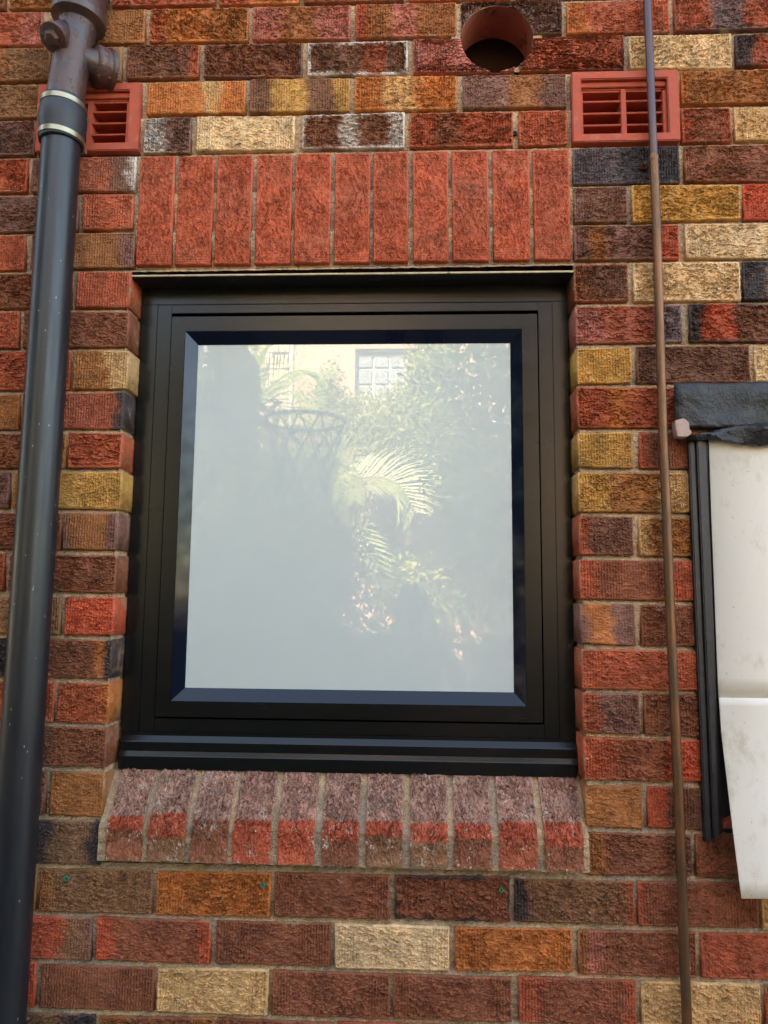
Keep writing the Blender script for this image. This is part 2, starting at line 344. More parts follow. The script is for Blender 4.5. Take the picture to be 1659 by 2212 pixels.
COURSES = {
 0: [(-215, 5, 'E'), (14, 230, 'G'), (238, 462, 'R'), (471, 645, 'R40O'), (654, 872, 'E'), (882, 1105, 'R')],
 1: [(-140, 90, 'G35R80N', 'c5'), (112, 313, 'D30G', 'w4'), (323, 536, 'R15O60G', 'w10'), (545, 757, 'N30G65N', 'w10'), (768, 986, 'B12G35N60G', 'w8 c8'),
     (996, 1214, 'P', 'w9'), (1225, 1447, 'O20R', 'w7'), (1457, 1690, 'R35M65R', 'w10 rK6')],
 2: [(-120, 108, 'G60L', 'w6 c8'), (116, 262, 'L', 'w2 c1'), (273, 430, 'D90R', 'w10 rG3'), (440, 653, 'E95P', 'w10 e2 rP6'), (664, 881, 'D55R75D', 'w10 rW9'),
     (893, 1112, 'N', 'w7 c8'), (1122, 1349, 'R', 'w9 rK4'), (1360, 1581, 'C', 'w9 e2'), (1590, 1820, 'K15R', 'w8 rK5')],
 3: [(-150, 84, 'G50L', 'w7 c7'), (317, 530, 'O60T75O', 'w7 c9'), (539, 756, 'D22Y58D85Y', 'w7 c9'), (766, 987, 'O30T60O', 'w9 c8'), (1000, 1224, 'P45G75P', 'w5'),
     (1472, 1700, 'O8G', 'w10')],
 4: [(-150, 75, 'P', 'w9 g3 e2'), (310, 412, 'W42P', 'w10 g3 e3'), (424, 636, 'C', 'w6'), (652, 874, 'E35W53E85W', 'w10 rW7'), (885, 1109, 'R25E50R', 'w9 c8'), (1121, 1226, 'R', 'w6 c8'),
     (1473, 1581, 'R20E80R', 'w9'), (1588, 1810, 'T', 'w9')],
 5: [(-170, 58, 'E70R', 'w9'), (67, 293, 'P30R75D92W', 'w7 c9 g1'), (1238, 1470, 'M45K', 'w9 c9 g1'), (1479, 1715, 'E', 'w8 c5')],
 6: [(-60, 168, 'P', 'w9'), (178, 287, 'R', 'w4'), (1240, 1356, 'P12D88P', 'w7'), (1366, 1600, 'Y', 'w9'), (1607, 1830, 'B', 'w8')],
 7: [(-180, 53, 'R', 'w5 c8'), (65, 290, 'P40G85P', 'w5 c10 e2'), (1240, 1468, 'P15G30P82B', 'w10 e2'), (1481, 1715, 'C', 'w7')],
 8: [(-75, 153, 'E', 'w9'), (165, 281, 'R', 'w5 c10'), (1240, 1358, 'E30D', 'w9 rR3'), (1369, 1600, 'C', 'w9 e2'), (1606, 1835, 'K20G70K', 'w7 rK9')],
 9: [(-185, 40, 'R', 'w6'), (47, 276, 'E', 'w6 c3'), (1244, 1475, 'N25R75M', 'w7 e2'), (1490, 1728, 'K15B42D80B', 'w10 rK6')],
 10: [(-78, 150, 'R', 'w9'), (156, 276, 'G60T', 'w9 c9'), (1247, 1366, 'Y', 'w7 c9'), (1376, 1622, 'D', 'w8'), (1632, 1860, 'C', 'w7')],
 11: [(-190, 40, 'G', 'w6 c9'), (48, 266, 'P20R90K', 'w5 c10'), (1247, 1480, 'R30O50R', 'w9'), (1490, 1720, 'E')],
 12: [(-88, 141, 'E80G', 'w9'), (146, 262, 'R', 'w9 c3'), (1249, 1368, 'Y', 'w8 c9'), (1382, 1488, 'B15E', 'w7 c9 e2')],
 13: [(-205, 19, 'P', 'w6'), (26, 261, 'G25Y', 'w10 c9'), (1250, 1491, 'Y30G70T', 'w9 c8 e2')],
 14: [(-100, 131, 'E', 'w8'), (136, 254, 'P15G80P', 'w4 c10'), (1251, 1369, 'R18D', 'w7 c6'), (1381, 1495, 'T20G', 'w9 e4')],
 15: [(-210, 8, 'G50R', 'w7'), (17, 250, 'E', 'w10 c3'), (1252, 1499, 'R15E75R', 'w6 c10 e2')],
 16: [(-105, 130, 'G40L', 'w8 c9'), (139, 246, 'B', 'w7'), (1253, 1373, 'P15O60P', 'w3 c3'), (1386, 1502, 'E', 'w9 e4')],
 17: [(-205, 14, 'K', 'w8'), (23, 240, 'E82O93K', 'w8 c3'), (1256, 1508, 'R', 'w7 e2')],
 18: [(-115, 115, 'R', 'w6'), (122, 234, 'R85O', 'w8 e3'), (1258, 1383, 'R30P', 'w8 e2'), (1392, 1513, 'E', 'w9 e4')],
 19: [(-195, 0, 'E'), (8, 228, 'D50E', 'w8 e3'), (1261, 1519, 'R25E70B', 'w8 c8 e3')],
 20: [(-130, 97, 'D', 'w8'), (106, 223, 'G', 'w3 c2'), (1265, 1389, 'G', 'w4 c1'), (1400, 1523, 'B40D', 'w7 c9')],
 21: [(-170, -20, 'E'), (-12, 217, 'K55L88K', 'w5 e0'), (1270, 1496, 'G15E85P', 'w8 e2'), (1504, 1740, 'E', 'w5')],
 22: [(-180, 76, 'G'), (83, 328, 'G10L', 'w8'), (336, 584, 'O', 'w9 c8'), (592, 842, 'E', 'w7 e3'), (852, 1103, 'E', 'w10 rK8 e2'), (1112, 1372, 'K12L92R', 'w9 e2'), (1379, 1639, 'B6E', 'w6 c8 e2'), (1647, 1900, 'T')],
 23: [(-48, 196, 'P15B75L90P', 'w5 c8'), (206, 454, 'B12E90B', 'w5 c4'), (465, 714, 'E', 'w6 c8 e2'), (723, 971, 'C', 'w6'), (983, 1237, 'O', 'w9'), (1249, 1506, 'G8N20E', 'w6 c8 e2'), (1516, 1775, 'R', 'w5 c3')],
 24: [(-165, 75, 'B', 'w4'), (85, 332, 'E', 'w5 c10 e2'), (338, 579, 'T', 'w7'), (587, 843, 'E', 'w6 c6'), (850, 1106, 'E', 'w8'), (1120, 1376, 'R20E88R', 'w7 c7'), (1386, 1645, 'T', 'w9'), (1655, 1910, 'R')],
 25: [(-40, 206, 'K30L75K'), (214, 462, 'G25E80G'), (469, 720, 'E'), (728, 980, 'R'), (989, 1240, 'E'), (1250, 1505, 'D'), (1514, 1775, 'R')],
}
HOLE_C = at(1073.5, 81); HOLE_R = (at(1152.5, 81).x - at(994.5, 81).x)/2
occupied = []
hole_bricks = []
for c, row in COURSES.items():
    for it in row:
        xl, xr, b = it[0], it[1], it[2]; op = it[3] if len(it) > 3 else ''
        xx0 = at(xl, coursey(max(c, 1), xl)).x; xx1 = at(xr, coursey(max(c, 1), xr)).x
        g = 0.0046
        z = [zl(c, xx0)+g, zl(c, xx1)+g, zl(c-1, xx0)-g, zl(c-1, xx1)-g]
        z = [q+random.gauss(0, 0.0013) for q in z]
        isb = c in (1, 2) and xx0 < HOLE_C.x+HOLE_R and xx1 > HOLE_C.x-HOLE_R
        ob = add_brick('brick', xx0, xx1, z[0], z[1], z[2], z[3], b, op, boolean=True if isb else None)
        if isb: hole_bricks.append(ob)
        occupied.append((c, xx0, xx1))

# soldier course over the window
SOL = [(298, 374), (381, 459), (466, 543), (552, 629), (636, 714), (722, 799), (806, 882), (892, 969), (977, 1056), (1065, 1145), (1153, 1232)]
for i, (a, b) in enumerate(SOL):
    yt = 337 - i*1.6; yb = 572 - i*1.25
    x0, x1 = at(a, 450).x, at(b, 450).x
    zt, zb = at((a+b)/2, yt).z, at((a+b)/2, yb).z
    # laid on end: long axis vertical, so the brick frame is turned by 90 degrees
    cx, cz, hx, hz = (x0+x1)/2, (zt+zb)/2, (x1-x0)/2, (zt-zb)/2
    v, f, fr = brick_geo(hz, hx, hx, 0.10)
    me = bpy.data.meshes.new('soldier_brick'); me.from_pydata(v, [], f); me.update()
    cols, pos = bands('R'); o_ = opts('w4 c2 rB5')
    cols = [['H', 'H', 'R', 'H'], ['R', 'H', 'H', 'H'], ['H', 'R', 'H', 'H']][i % 3]
    pos = [-hz*0.3+random.uniform(-.05, .05), hz*0.5, 2]
    set_attrs(me, len(v), np.array(v), (hz, 0.05, hx), [random.uniform(-50, 50) for _ in range(3)], cols, pos, o_, fr)
    ob = link('soldier_brick', me, None, BRICK, smooth=True)
    child_at(ob, wall, (cx, random.uniform(-0.002, 0.001), cz)); ob.rotation_euler = (0, -math.pi/2 + random.uniform(-0.004, 0.004), random.uniform(-0.01, 0.01)); adaptive(ob)

# sloping sill of bricks on edge
YF, YB = -0.020, 0.075
zF = at(700, 1795, YF).z; zFb = at(700, 1870, YF).z; zB = at(700, 1673, 0.050).z
sl = math.atan2(zB-zF, 0.050-YF)
SIL = [(226, 304), (316, 397), (409, 490), (500, 583), (598, 678), (694, 774), (789, 870), (886, 968), (982, 1064), (1079, 1163), (1178, 1263)]
for i, (a, b) in enumerate(SIL):
    x0, x1 = at(a, 1835, YF).x, at(b, 1838, YF).x
    hx = (x1-x0)/2; L = math.hypot(0.075-YF+0.02, (zB-zF)*(0.107/0.074)); 
    zf = zF + random.gauss(0, 0.001); fh = zF-zFb
    # profile in (y,z): front foot, front arris (rounded), sloped top, back
    t = Vector((math.cos(sl), math.sin(sl)))
    LS = 0.17; prof = [(YF, zf-fh), (YF, zf-0.004), (YF+0.002, zf+0.002), (YF+0.004+0.003*t.x, zf+0.004+0.003*t.y), (YF+LS*t.x, zf+LS*t.y), (YF+LS*t.x, zf-fh)]
    vs, fs, fr, lc = [], [], [], []
    n = len(prof); XS = (-hx, -hx+0.0035, hx-0.0035, hx)
    for j, x in enumerate(XS):
        ins = 0.003 if j in (0, 3) else 0.0
        for q, (yy, zz) in enumerate(prof):
            d = [(ins, 0), (ins, 0), (ins*.7, -ins*.7), (ins*.5, -ins), (0, -ins), (0, 0)][q]
            vs.append((x, yy+d[0], zz+d[1])); fr.append(0.2 if j in (0, 3) or q in (0, 5) else 0.9)
            s_ = [-fh, -0.004, 0.0, 0.006, 0.17, 0.19][q]
            lc.append((s_-0.02, x, x*1.0))
    for j in range(3):
        for q in range(n-2): fs.append((j*n+q, (j+1)*n+q, (j+1)*n+q+1, j*n+q+1))
    fs += [tuple(range(n)), tuple(range(3*n, 4*n))[::-1], tuple(j*n for j in range(4))[::-1]]
    me = bpy.data.meshes.new('sill_brick'); me.from_pydata(vs, [], fs); me.update()
    cols = [['E', 'L', 'E', 'B', 'B', 'E', 'L', 'L', 'E', 'R', 'E'][i], 'E' if i == 2 else 'B', 'S', 'S']  # slope tops made paler, sky light put into their colour
    pos = [-0.02-0.008+random.uniform(-.016, .004), -0.02+0.020+random.uniform(-.005, .006), 2]
    lca = np.array(lc); sd_ = [random.uniform(-50, 50) for _ in range(3)]
    set_attrs(me, len(vs), lca, (0.2, 0.05, hx), sd_, cols, pos, dict(w=0.45, c=0.0, e=0.52, r=0.0, g=0.0, rc='P', b=0.3), fr)
    ob = link('sill_brick', me, None, BRICK)
    child_at(ob, wall, ((x0+x1)/2, 0, 0)); adaptive(ob)

# ------------------------------------------------------------------ mortar bed, reveals, inner leaf
JL = float(np.mean([max(b for (cc, a, b) in occupied if cc == c and b < 0.2) for c in range(8, 21)])); JR = float(np.mean([min(a for (cc, a, b) in occupied if cc == c and a > 0.5) for c in range(8, 21)]))   # opening edges on the wall face
zHEAD = at(640, 596, 0.008).z; zSILL = zFb - 0.006
XA, XB = -4.2, 4.6
def mortar_sheet():
    mb = MB()
    VENTX = [(at(82, 255).x, at(302, 255).x), (at(1235, 233).x, at(1466, 233).x)]
    xs = [XA, -1.2, -0.6, JL-0.006, HOLE_C.x-HOLE_R-0.02, HOLE_C.x+HOLE_R+0.02, JR+0.006, 1.2, 1.8, XB] + [q for p in VENTX for q in p]; xs.sort()
    rows = []
    for k in range(-22, 50):
        rows.append((k, +1)); rows.append((k, -1))
    def pt(r, X):
        k, s = r
        return (X, 0.016 if s > 0 else 0.0062, max(-0.05, zl(k, X)+s*0.0046))
    for i in range(len(rows)-1):
        for j in range(len(xs)-1):
            xm = (xs[j]+xs[j+1])/2; zm = (pt(rows[i], xm)[2]+pt(rows[i+1], xm)[2])/2
            if JL-0.006 < xm < JR+0.006 and zSILL < zm < zHEAD+0.012: continue
            if abs(xm-HOLE_C.x) < HOLE_R and zl(2, xm)+0.0046 < zm < zl(0, xm)-0.0046: continue
            a, b, c, d = pt(rows[i], xs[j]), pt(rows[i], xs[j+1]), pt(rows[i+1], xs[j+1]), pt(rows[i+1], xs[j])
            if abs(a[2]-d[2]) < 1e-6: continue
            if any(v0 < xm < v1 and zl(4, xm) < zm < zl(2, xm) for v0, v1 in VENTX): continue
            mb.add([d, c, b, a], [(0, 1, 2, 3)])
    # ring round the drilled hole
    q = []; X0, X1 = HOLE_C.x-HOLE_R-0.02, HOLE_C.x+HOLE_R+0.02
    for i in range(48):
        a = 2*math.pi*i/48; cx, cz = math.cos(a), math.sin(a)
        zt, zb = zl(0, HOLE_C.x)-0.0046, zl(2, HOLE_C.x)+0.0046
        s = min((X1-X0)/2/max(1e-6, abs(cx)), (zt-HOLE_C.z)/cz if cz > 1e-6 else 9, (HOLE_C.z-zb)/-cz if cz < -1e-6 else 9)
        s = max(s, HOLE_R+0.0005)
        q.append(((HOLE_C.x+HOLE_R*cx, 0.006, HOLE_C.z+HOLE_R*cz), (HOLE_C.x+s*cx, 0.006, HOLE_C.z+s*cz)))
    for i in range(48):
        a, b = q[i], q[(i+1) % 48]; mb.add([a[0], a[1], b[1], b[0]], [(0, 1, 2, 3)])
    # reveal returns
    for X in (JL-0.006, JR+0.006):
        mb.add([(X, 0.004, zSILL), (X, 0.11, zSILL), (X, 0.11, zHEAD+0.01), (X, 0.004, zHEAD+0.01)], [(0, 1, 2, 3)])
    # bed under the sill bricks
    t = Vector((math.cos(sl), math.sin(sl)))
    mb.add([(JL-0.004, YF+0.008, zFb-0.004), (JR+0.004, YF+0.008, zFb-0.004), (JR+0.004, YF+0.009, zF-0.005), (JL-0.004, YF+0.009, zF-0.005),
            (JR+0.004, YF+0.17*t.x+0.004, zF-0.006+0.17*t.y), (JL-0.004, YF+0.17*t.x+0.004, zF-0.006+0.17*t.y)], [(0, 1, 2, 3), (3, 2, 4, 5)])
    return mb.build('mortar', MORTAR)
mo = mortar_sheet(); mo.parent = wall; mo.matrix_parent_inverse = Matrix.Translation(-wall.location); adaptive(mo)
def inner(o): o.parent = wall; o.matrix_parent_inverse = Matrix.Translation(-wall.location); return o
DARKB = simple('inner_brickwork', S(96, 62, 50), 0.9, bump=0.6, bscale=60, bdist=0.004)
inner(MB().box(-14, 14, 0.17, 0.28, -0.05, 5.2).build('inner_leaf_sunblock', DARKB))  # ends run past the brickwork, added unseen to keep sun off the courtyard
# hole lining: drilled face of the masonry
LIN = simple('drilled_masonry', S(176, 92, 74), 0.85, scale=25, var=0.25, bump=0.6, bscale=90, c2=S(120, 58, 46), bdist=0.003)
mb = MB(); seg = 56; vs = []
for yy in (0.0055, 0.03, 0.06, 0.105):
    for k in range(seg):
        a = 2*math.pi*k/seg; rr = HOLE_R*(1+0.012*mn.noise(Vector((math.cos(a)*3, math.sin(a)*3, yy*20))))
        vs.append((HOLE_C.x+rr*math.cos(a), yy, HOLE_C.z+rr*math.sin(a)))
mb.add(vs, [(i*seg+k, (i+1)*seg+k, (i+1)*seg+(k+1) % seg, i*seg+(k+1) % seg) for i in range(3) for k in range(seg)])
inner(mb.build('hole_lining', LIN))
cut = MB(); rim = []
for k in range(64):
    a = 2*math.pi*k/64; rr = HOLE_R*(1.0+0.018*mn.noise(Vector((math.cos(a)*4, math.sin(a)*4, 3.3)))+ (0.03 if 1.2 < a < 2.0 and k % 3 else 0))
    rim.append((HOLE_C.x+rr*math.cos(a), HOLE_C.z+rr*math.sin(a)))
cut.add([(x, y, z) for y in (-0.1, 0.3) for x, z in rim], [(k, (k+1) % 64, 64+(k+1) % 64, 64+k) for k in range(64)] + [tuple(range(64))[::-1], tuple(range(64, 128))])
cutter = cut.build('cutter', None)
bpy.context.view_layer.update()
for ob in hole_bricks:
    md = ob.modifiers.new('b', 'BOOLEAN'); md.object = cutter; md.operation = 'DIFFERENCE'; md.solver = 'EXACT'
    dg = bpy.context.evaluated_depsgraph_get(); me = bpy.data.meshes.new_from_object(ob.evaluated_get(dg), preserve_all_data_layers=True, depsgraph=dg)
    ob.modifiers.clear(); ob.data = me
    bm = bmesh.new(); bm.from_mesh(me); bmesh.ops.triangulate(bm, faces=bm.faces); bm.to_mesh(me); bm.free()
    co = np.zeros(len(me.vertices)*3, dtype=np.float32); me.vertices.foreach_get('co', co)
    for nm in ('lc', 'hs', 'sd', 'pp', 'mm', 'qq', 'fr', 'c0', 'c1', 'c2', 'c3', 'cr'):
        if nm in me.attributes: me.attributes.remove(me.attributes[nm])
    hs_, sd0, cl_, ps_, op_ = RECIPE[ob.name]; c3_ = co.reshape(-1, 3)
    set_attrs(me, len(c3_), c3_, hs_, sd0, cl_, ps_, op_, np.where(c3_[:, 1] < 0.001, 0.7, 0.0))
    for p in me.polygons: p.use_smooth = False
    adaptive(ob)
bpy.data.objects.remove(cutter)
# steel angle carrying the soldier course
STEEL = simple('weathered_steel', S(196, 176, 140), 0.45, 0.3, 0.25, 60, 0.3, 300, c2=S(96, 78, 60), c2t=(0.58, 0.7))
zl0 = at(640, 591, 0.006).z
inner(MB().box(JL-0.004, JR+0.004, 0.004, 0.0075, zHEAD+0.0005, zl0).build('lintel_lip', STEEL, bevel=0.0008))
DSTEEL = simple('shaded_steel', (0.02, 0.018, 0.017, 1), 0.55, 0.0, 0.4, 30, 0.3, 200, c2=S(110, 92, 70), c2t=(0.6, 0.75))  # soffit copy of the steel, darkened for the shade under the lintel
inner(MB().box(JL-0.003, JR+0.003, 0.0076, 0.110, zHEAD, zl0-0.001).build('lintel_soffit', DSTEEL))
# the wall beyond the picture: one mass of plainer bricks
def field():
    V, F, cl, LCs, SDs, HSs, FRs, CID = [], [], [], [], [], [], [], []
    keys = 'RREEDGOPCTYKNB'
    for c in range(-22, 33):
        off = 0.12*(c % 2); X = XA+off
        occ = sorted([(a, b) for (cc, a, b) in occupied if cc == c])
        lo = min([a for a, b in occ], default=None); hi = max([b for a, b in occ], default=None)
        spans = [(XA, XB)] if lo is None else [(XA, lo-0.010), (hi+0.010, XB)]
        if 12 <= c <= 20: pass
        for s0, s1 in spans:
            x = s0 + off*0.5
            if lo is not None and s0 == XA: x = s1 - 0.24*int((s1-XA)/0.24) + 0.010      # bond runs back from the bricks in view
            while x < s1-0.03:
                x1 = min(x+0.23, s1)
                hx = (x1-x)/2; xm = (x+x1)/2
                zb, zt = zl(c, xm)+0.0046, zl(c-1, xm)-0.0046
                if zt < 0.02 or zb > 5.15: x = x1+0.01; continue
                v, f, fr = brick_geo(hx, (zt-zb)/2, (zt-zb)/2, 0.05); b0 = len(V)
                yy = random.uniform(-0.002, 0.0015)
                V += [(p[0]+xm, p[1]+yy, p[2]+(zb+zt)/2) for p in v]; F += [tuple(i+b0 for i in q) for q in f]
                LCs += v; FRs += fr; s = [random.uniform(-50, 50) for _ in range(3)]; SDs += [s]*len(v); HSs += [(hx, 0.05, (zt-zb)/2)]*len(v)
                CID += [random.choice(keys)]*len(v)
                x = x1+0.010
    me = bpy.data.meshes.new('brick_field'); me.from_pydata(V, [], F); me.update(); n = len(V)
    def A(name, typ, arr):
        a = me.attributes.new(name, typ, 'POINT'); key = {'FLOAT_VECTOR': 'vector', 'FLOAT_COLOR': 'color', 'FLOAT': 'value'}[typ]
        a.data.foreach_set(key, np.asarray(arr, dtype=np.float32).ravel())
    A('lc', 'FLOAT_VECTOR', LCs); A('hs', 'FLOAT_VECTOR', HSs); A('sd', 'FLOAT_VECTOR', SDs); A('fr', 'FLOAT', FRs)
    A('pp', 'FLOAT_VECTOR', [(2, 2, 2)]*n); A('mm', 'FLOAT_VECTOR', [(.8, .6, .1)]*n); A('qq', 'FLOAT_VECTOR', [(0, 0, 1)]*n)
    cc = [S(*PAL[k]) for k in CID]
    for i in range(4): A('c%d' % i, 'FLOAT_COLOR', cc)
    A('cr', 'FLOAT_COLOR', cc)
    ob = link('brick_field', me, None, BRICK, smooth=True); inner(ob); ob['kind'] = 'stuff'
field()

# ------------------------------------------------------------------ window
def frame_paint(name, base, rough):
    m = N(name); P = m.obj()
    sm = m.noise(m.vm('MULTIPLY', P, (0.35, 1, 1)), 28, 4, 0.6)
    m.set(Base_Color=base, Roughness=m.mr(sm, 0.3, 0.7, rough*0.9, rough*1.15), Specular_IOR_Level=0.4)
    return m.m
BLACK = frame_paint('black_powder_coat', (0.006, 0.0058, 0.006, 1), 0.24)
GLOSS = frame_paint('sky_tinted_bead', (0.005, 0.007, 0.016, 1), 0.07)  # slight blue in the black stands for sky mirrored in the bead
SEAL = simple('black_seal', (0.004, 0.004, 0.004, 1), 0.9)
win = empty('awning_window', (0.27, 0.08, at(640, 1669, 0.03).z))
tag(win, 'black metal framed awning window with one frosted pane set in the brick wall', 'window')
def sub(o, parent):
    o.parent = parent; o.matrix_parent_inverse = Matrix.Translation(-parent.location); return o
YO, YS, YG = 0.066, 0.063, 0.079
def X_(l, Y, y=1100): return at(l, y, Y).x
def Z_(y, Y, x=640): return at(x, y, Y).z
ox0, ox1 = X_(284.5, YO), X_(1234, YO)
mx0, mx1 = X_(321.5, YO), X_(1200, YO)
gx0, gx1 = X_(352.5, YO), X_(1169.5, YO)
sx0, sx1 = X_(354, YS), X_(1166.5, YS)
bx0, bx1 = X_(385, YS), X_(1132, YS)
px0, px1 = X_(414.5, YG), X_(1106, YG)
oz1 = zHEAD + 0.012; hz = Z_(656, YO); mz = Z_(674, YO); sz1 = Z_(682, YS); bz1 = Z_(714, YS); pz1 = Z_(744, YG)
pz0 = Z_(1489, YG); bz0 = Z_(1518.5, YS); sz0 = Z_(1553, YS); gz0 = Z_(1557, YO); oz0 = Z_(1586, YO)
YE = 0.14
sub(MB().box(ox0, ox1, YO, YE, hz+0.0004, oz1).build('frame_head', BLACK, bevel=0.0008), win)
sub(MB().box(ox0, mx0-0.0005, YO, YE, oz0, hz-0.0004).build('frame_jamb', BLACK, bevel=0.0008), win)
sub(MB().box(mx1+0.0005, ox1, YO, YE, oz0, hz-0.0004).build('frame_jamb', BLACK, bevel=0.0008), win)
sub(MB().box(mx0+0.0003, gx0, YO+0.001, YE, oz0, hz-0.0006).build('inner_jamb', BLACK, bevel=0.0008), win)
sub(MB().box(gx1, mx1-0.0003, YO+0.001, YE, oz0, hz-0.0006).build('inner_jamb', BLACK, bevel=0.0008), win)
sub(MB().box(gx0+0.0004, gx1-0.0004, YO+0.0016, YE, mz, hz-0.0006).build('inner_head', BLACK, bevel=0.0008), win)
sub(MB().box(gx0+0.0004, gx1-0.0004, YO+0.0016, YE, oz0, gz0).build('inner_sill', BLACK, bevel=0.0008), win)
sub(MB().box(ox0+.01, ox1-.01, YE-0.012, YE+0.002, oz0, oz1-.002).build('weather_seal', SEAL), win)
# sash: four mitred rails, each with its own glazing bead
sash = empty('sash', win.location); sub(sash, win)
def mitred(name, a, b, mat, par, chamfer=0.0007):
    """a, b = (x0, x1, z0, z1, y) outer and inner rectangles; four mitred members with a back"""
    (ax0, ax1, az0, az1, ay), (cx0, cx1, cz0, cz1, cy) = a, b
    A = [(ax0, ay, az0), (ax1, ay, az0), (ax1, ay, az1), (ax0, ay, az1)]; B = [(cx0, cy, cz0), (cx1, cy, cz0), (cx1, cy, cz1), (cx0, cy, cz1)]
    for i in range(4):
        j = (i+1) % 4; back = max(ay, cy)+0.02
        vs = [A[i], A[j], B[j], B[i]] + [(p[0], back, p[2]) for p in (A[i], A[j], B[j], B[i])]
        o = MB().add(vs, [(0, 1, 2, 3), (4, 7, 6, 5), (0, 4, 5, 1), (1, 5, 6, 2), (2, 6, 7, 3), (3, 7, 4, 0)]).build(name, mat, None, bevel=chamfer, seg=2)
        o.parent = par; o.matrix_parent_inverse = Matrix.Translation(-par.location) if par is win else Matrix.Translation(-win.location)
mitred('sash_rail', (sx0, sx1, sz0, sz1, YS), (bx0-0.0002, bx1+0.0002, bz0-0.0002, bz1+0.0002, YS), BLACK, sash)
mitred('glazing_bead', (bx0, bx1, bz0, bz1, YS+0.0008), (px0, px1, pz0, pz1, YG), GLOSS, sash, 0.0003)
# frosted pane
m = N('frosted_glass'); P = m.obj()
sm = m.noise(P, 3.5, 4, 0.6)
cg = m.mix(m.ss(sm, 0.3, 0.7), (0.54, 0.56, 0.535, 1), (0.57, 0.585, 0.56, 1))
sp_ = m.voro(P, 95); cg = m.mix(m.ss(sp_, 0.012, 0.03, 0.5, 0), cg, (0.8, 0.8, 0.78, 1))
m.set(Base_Color=cg, Roughness=0.0, IOR=1.80, Specular_IOR_Level=0.5)
GLASS = m.m
sub(MB().box(px0-0.006, px1+0.006, YG+0.0012, YG+0.008, pz0-0.006, pz1+0.006).build('glass_pane', GLASS), sash); 
win_children = None
# stepped sub-sill
qx0, qx1 = at(258, 1600, 0.055).x, at(1246, 1612, 0.055).x
za, zb_, zc, zd, ze = Z_(1594, 0.066), Z_(1607, 0.059), Z_(1627.5, 0.059), Z_(1639, 0.052), Z_(1669, 0.050)
sub(MB().prism([(0.10, oz0-0.0005), (0.0665, oz0-0.0005), (0.0665, za+0.0005), (0.10, za+0.0005)], qx0+0.004, qx1-0.004).build('sill_upstand', BLACK), win)
sub(MB().prism([(0.10, za), (0.066, za), (0.0580, zb_+0.001), (0.057, zb_-0.001), (0.057, zc+0.0006), (0.10, zc+0.0006)], qx0+0.001, qx1-0.001).build('sill_nosing', BLACK, bevel=0.0006), win)
sub(MB().prism([(0.10, zc), (0.0565, zc), (0.0535, zd+0.0012), (0.0525, zd-0.001), (0.0525, ze), (0.10, ze)], qx0, qx1).build('sill_drip', BLACK, bevel=0.0006), win)

# ------------------------------------------------------------------ terracotta air vents
TERRA = simple('terracotta', S(190, 82, 58), 0.8, 0, 0.16, 30, 0.5, 220, c2=S(204, 112, 88), c2t=(0.55, 0.72))
HOLE_DARK = simple('painted_hole_dark', (0.01, 0.008, 0.007, 1), 0.95)  # near-black colour stands for the unlit inside of hollows
def vent(x0, x1, z0, z1, label):
    v = empty('air_vent', ((x0+x1)/2, 0, z0)); tag(v, label, 'vent', 'terracotta air vents in the wall')
    W, H = x1-x0, z1-z0; ix0, ix1, iz0, iz1 = x0+W*0.088, x1-W*0.105, z0+H*0.115, z1-H*0.115
    def pc(mb, n, mat, bev=0.0012): return sub(mb.build(n, mat, bevel=bev), v)
    # frame: four bars with a moulded inner step
    O = [(x0, z0), (x1, z0), (x1, z1), (x0, z1)]; I = [(ix0, iz0), (ix1, iz0), (ix1, iz1), (ix0, iz1)]
    mb = MB(); mb.add([(x, -0.006, z) for x, z in O]+[(x, -0.006, z) for x, z in I]+[(x, 0.09, z) for x, z in O]+[(x, 0.09, z) for x, z in I],
           [q for i in range(4) for j in [(i+1) % 4] for q in ((i, j, 4+j, 4+i), (8+j, 8+i, 12+i, 12+j), (j, i, 8+i, 8+j), (4+i, 4+j, 12+j, 12+i))])
    pc(mb, 'frame', TERRA, 0.002)
    pc(MB().box(ix0, ix1, 0.004, 0.03, iz1-H*0.075, iz1), 'inner_lip', TERRA)
    pc(MB().box(ix0, ix1, 0.010, 0.06, iz1-H*0.095, iz1-H*0.075), 'inner_lip', TERRA, 0.0006)
    pc(MB().box(ix0, ix0+W*0.022, 0.004, 0.06, iz0, iz1-H*0.13), 'inner_lip', TERRA)
    pc(MB().box(ix1-W*0.035, ix1, 0.004, 0.06, iz0, iz1-H*0.13), 'inner_lip', TERRA)
    jx0, jx1 = ix0+W*0.022, ix1-W*0.035; top = iz1-H*0.095; xm = (jx0+jx1)/2 + W*0.01
    pc(MB().box(xm-W*0.025, xm+W*0.025, 0.006, 0.08, iz0, top), 'mullion', TERRA)
    for k in range(1, 4):
        zz = iz0+(top-iz0)*k/4.0
        for s0, s1 in ((jx0, xm-W*0.025), (xm+W*0.025, jx1)):
            pc(MB().prism([(0.008, zz-0.0025), (0.007, zz+0.001), (0.009, zz+0.0025), (0.075, zz+0.010), (0.075, zz+0.006)], s0, s1), 'slat', TERRA, 0.0008)
    for s0, s1 in ((jx0, xm-W*0.025), (xm+W*0.025, jx1)):
        pc(MB().prism([(0.012, top-0.004), (0.012, top+0.001), (0.075, top+0.001), (0.075, top-0.002)], s0, s1), 'slat', TERRA, 0.0005)
    pc(MB().box(ix0-.002, ix1+.002, 0.092, 0.10, iz0-.002, iz1+.002), 'dark_back_panel', HOLE_DARK, 0)
    return v
vent(at(1235, 233).x, at(1466, 233).x, at(1350, 308).z, at(1350, 156).z, 'terracotta air vent behind the copper pipe, right of the round hole')
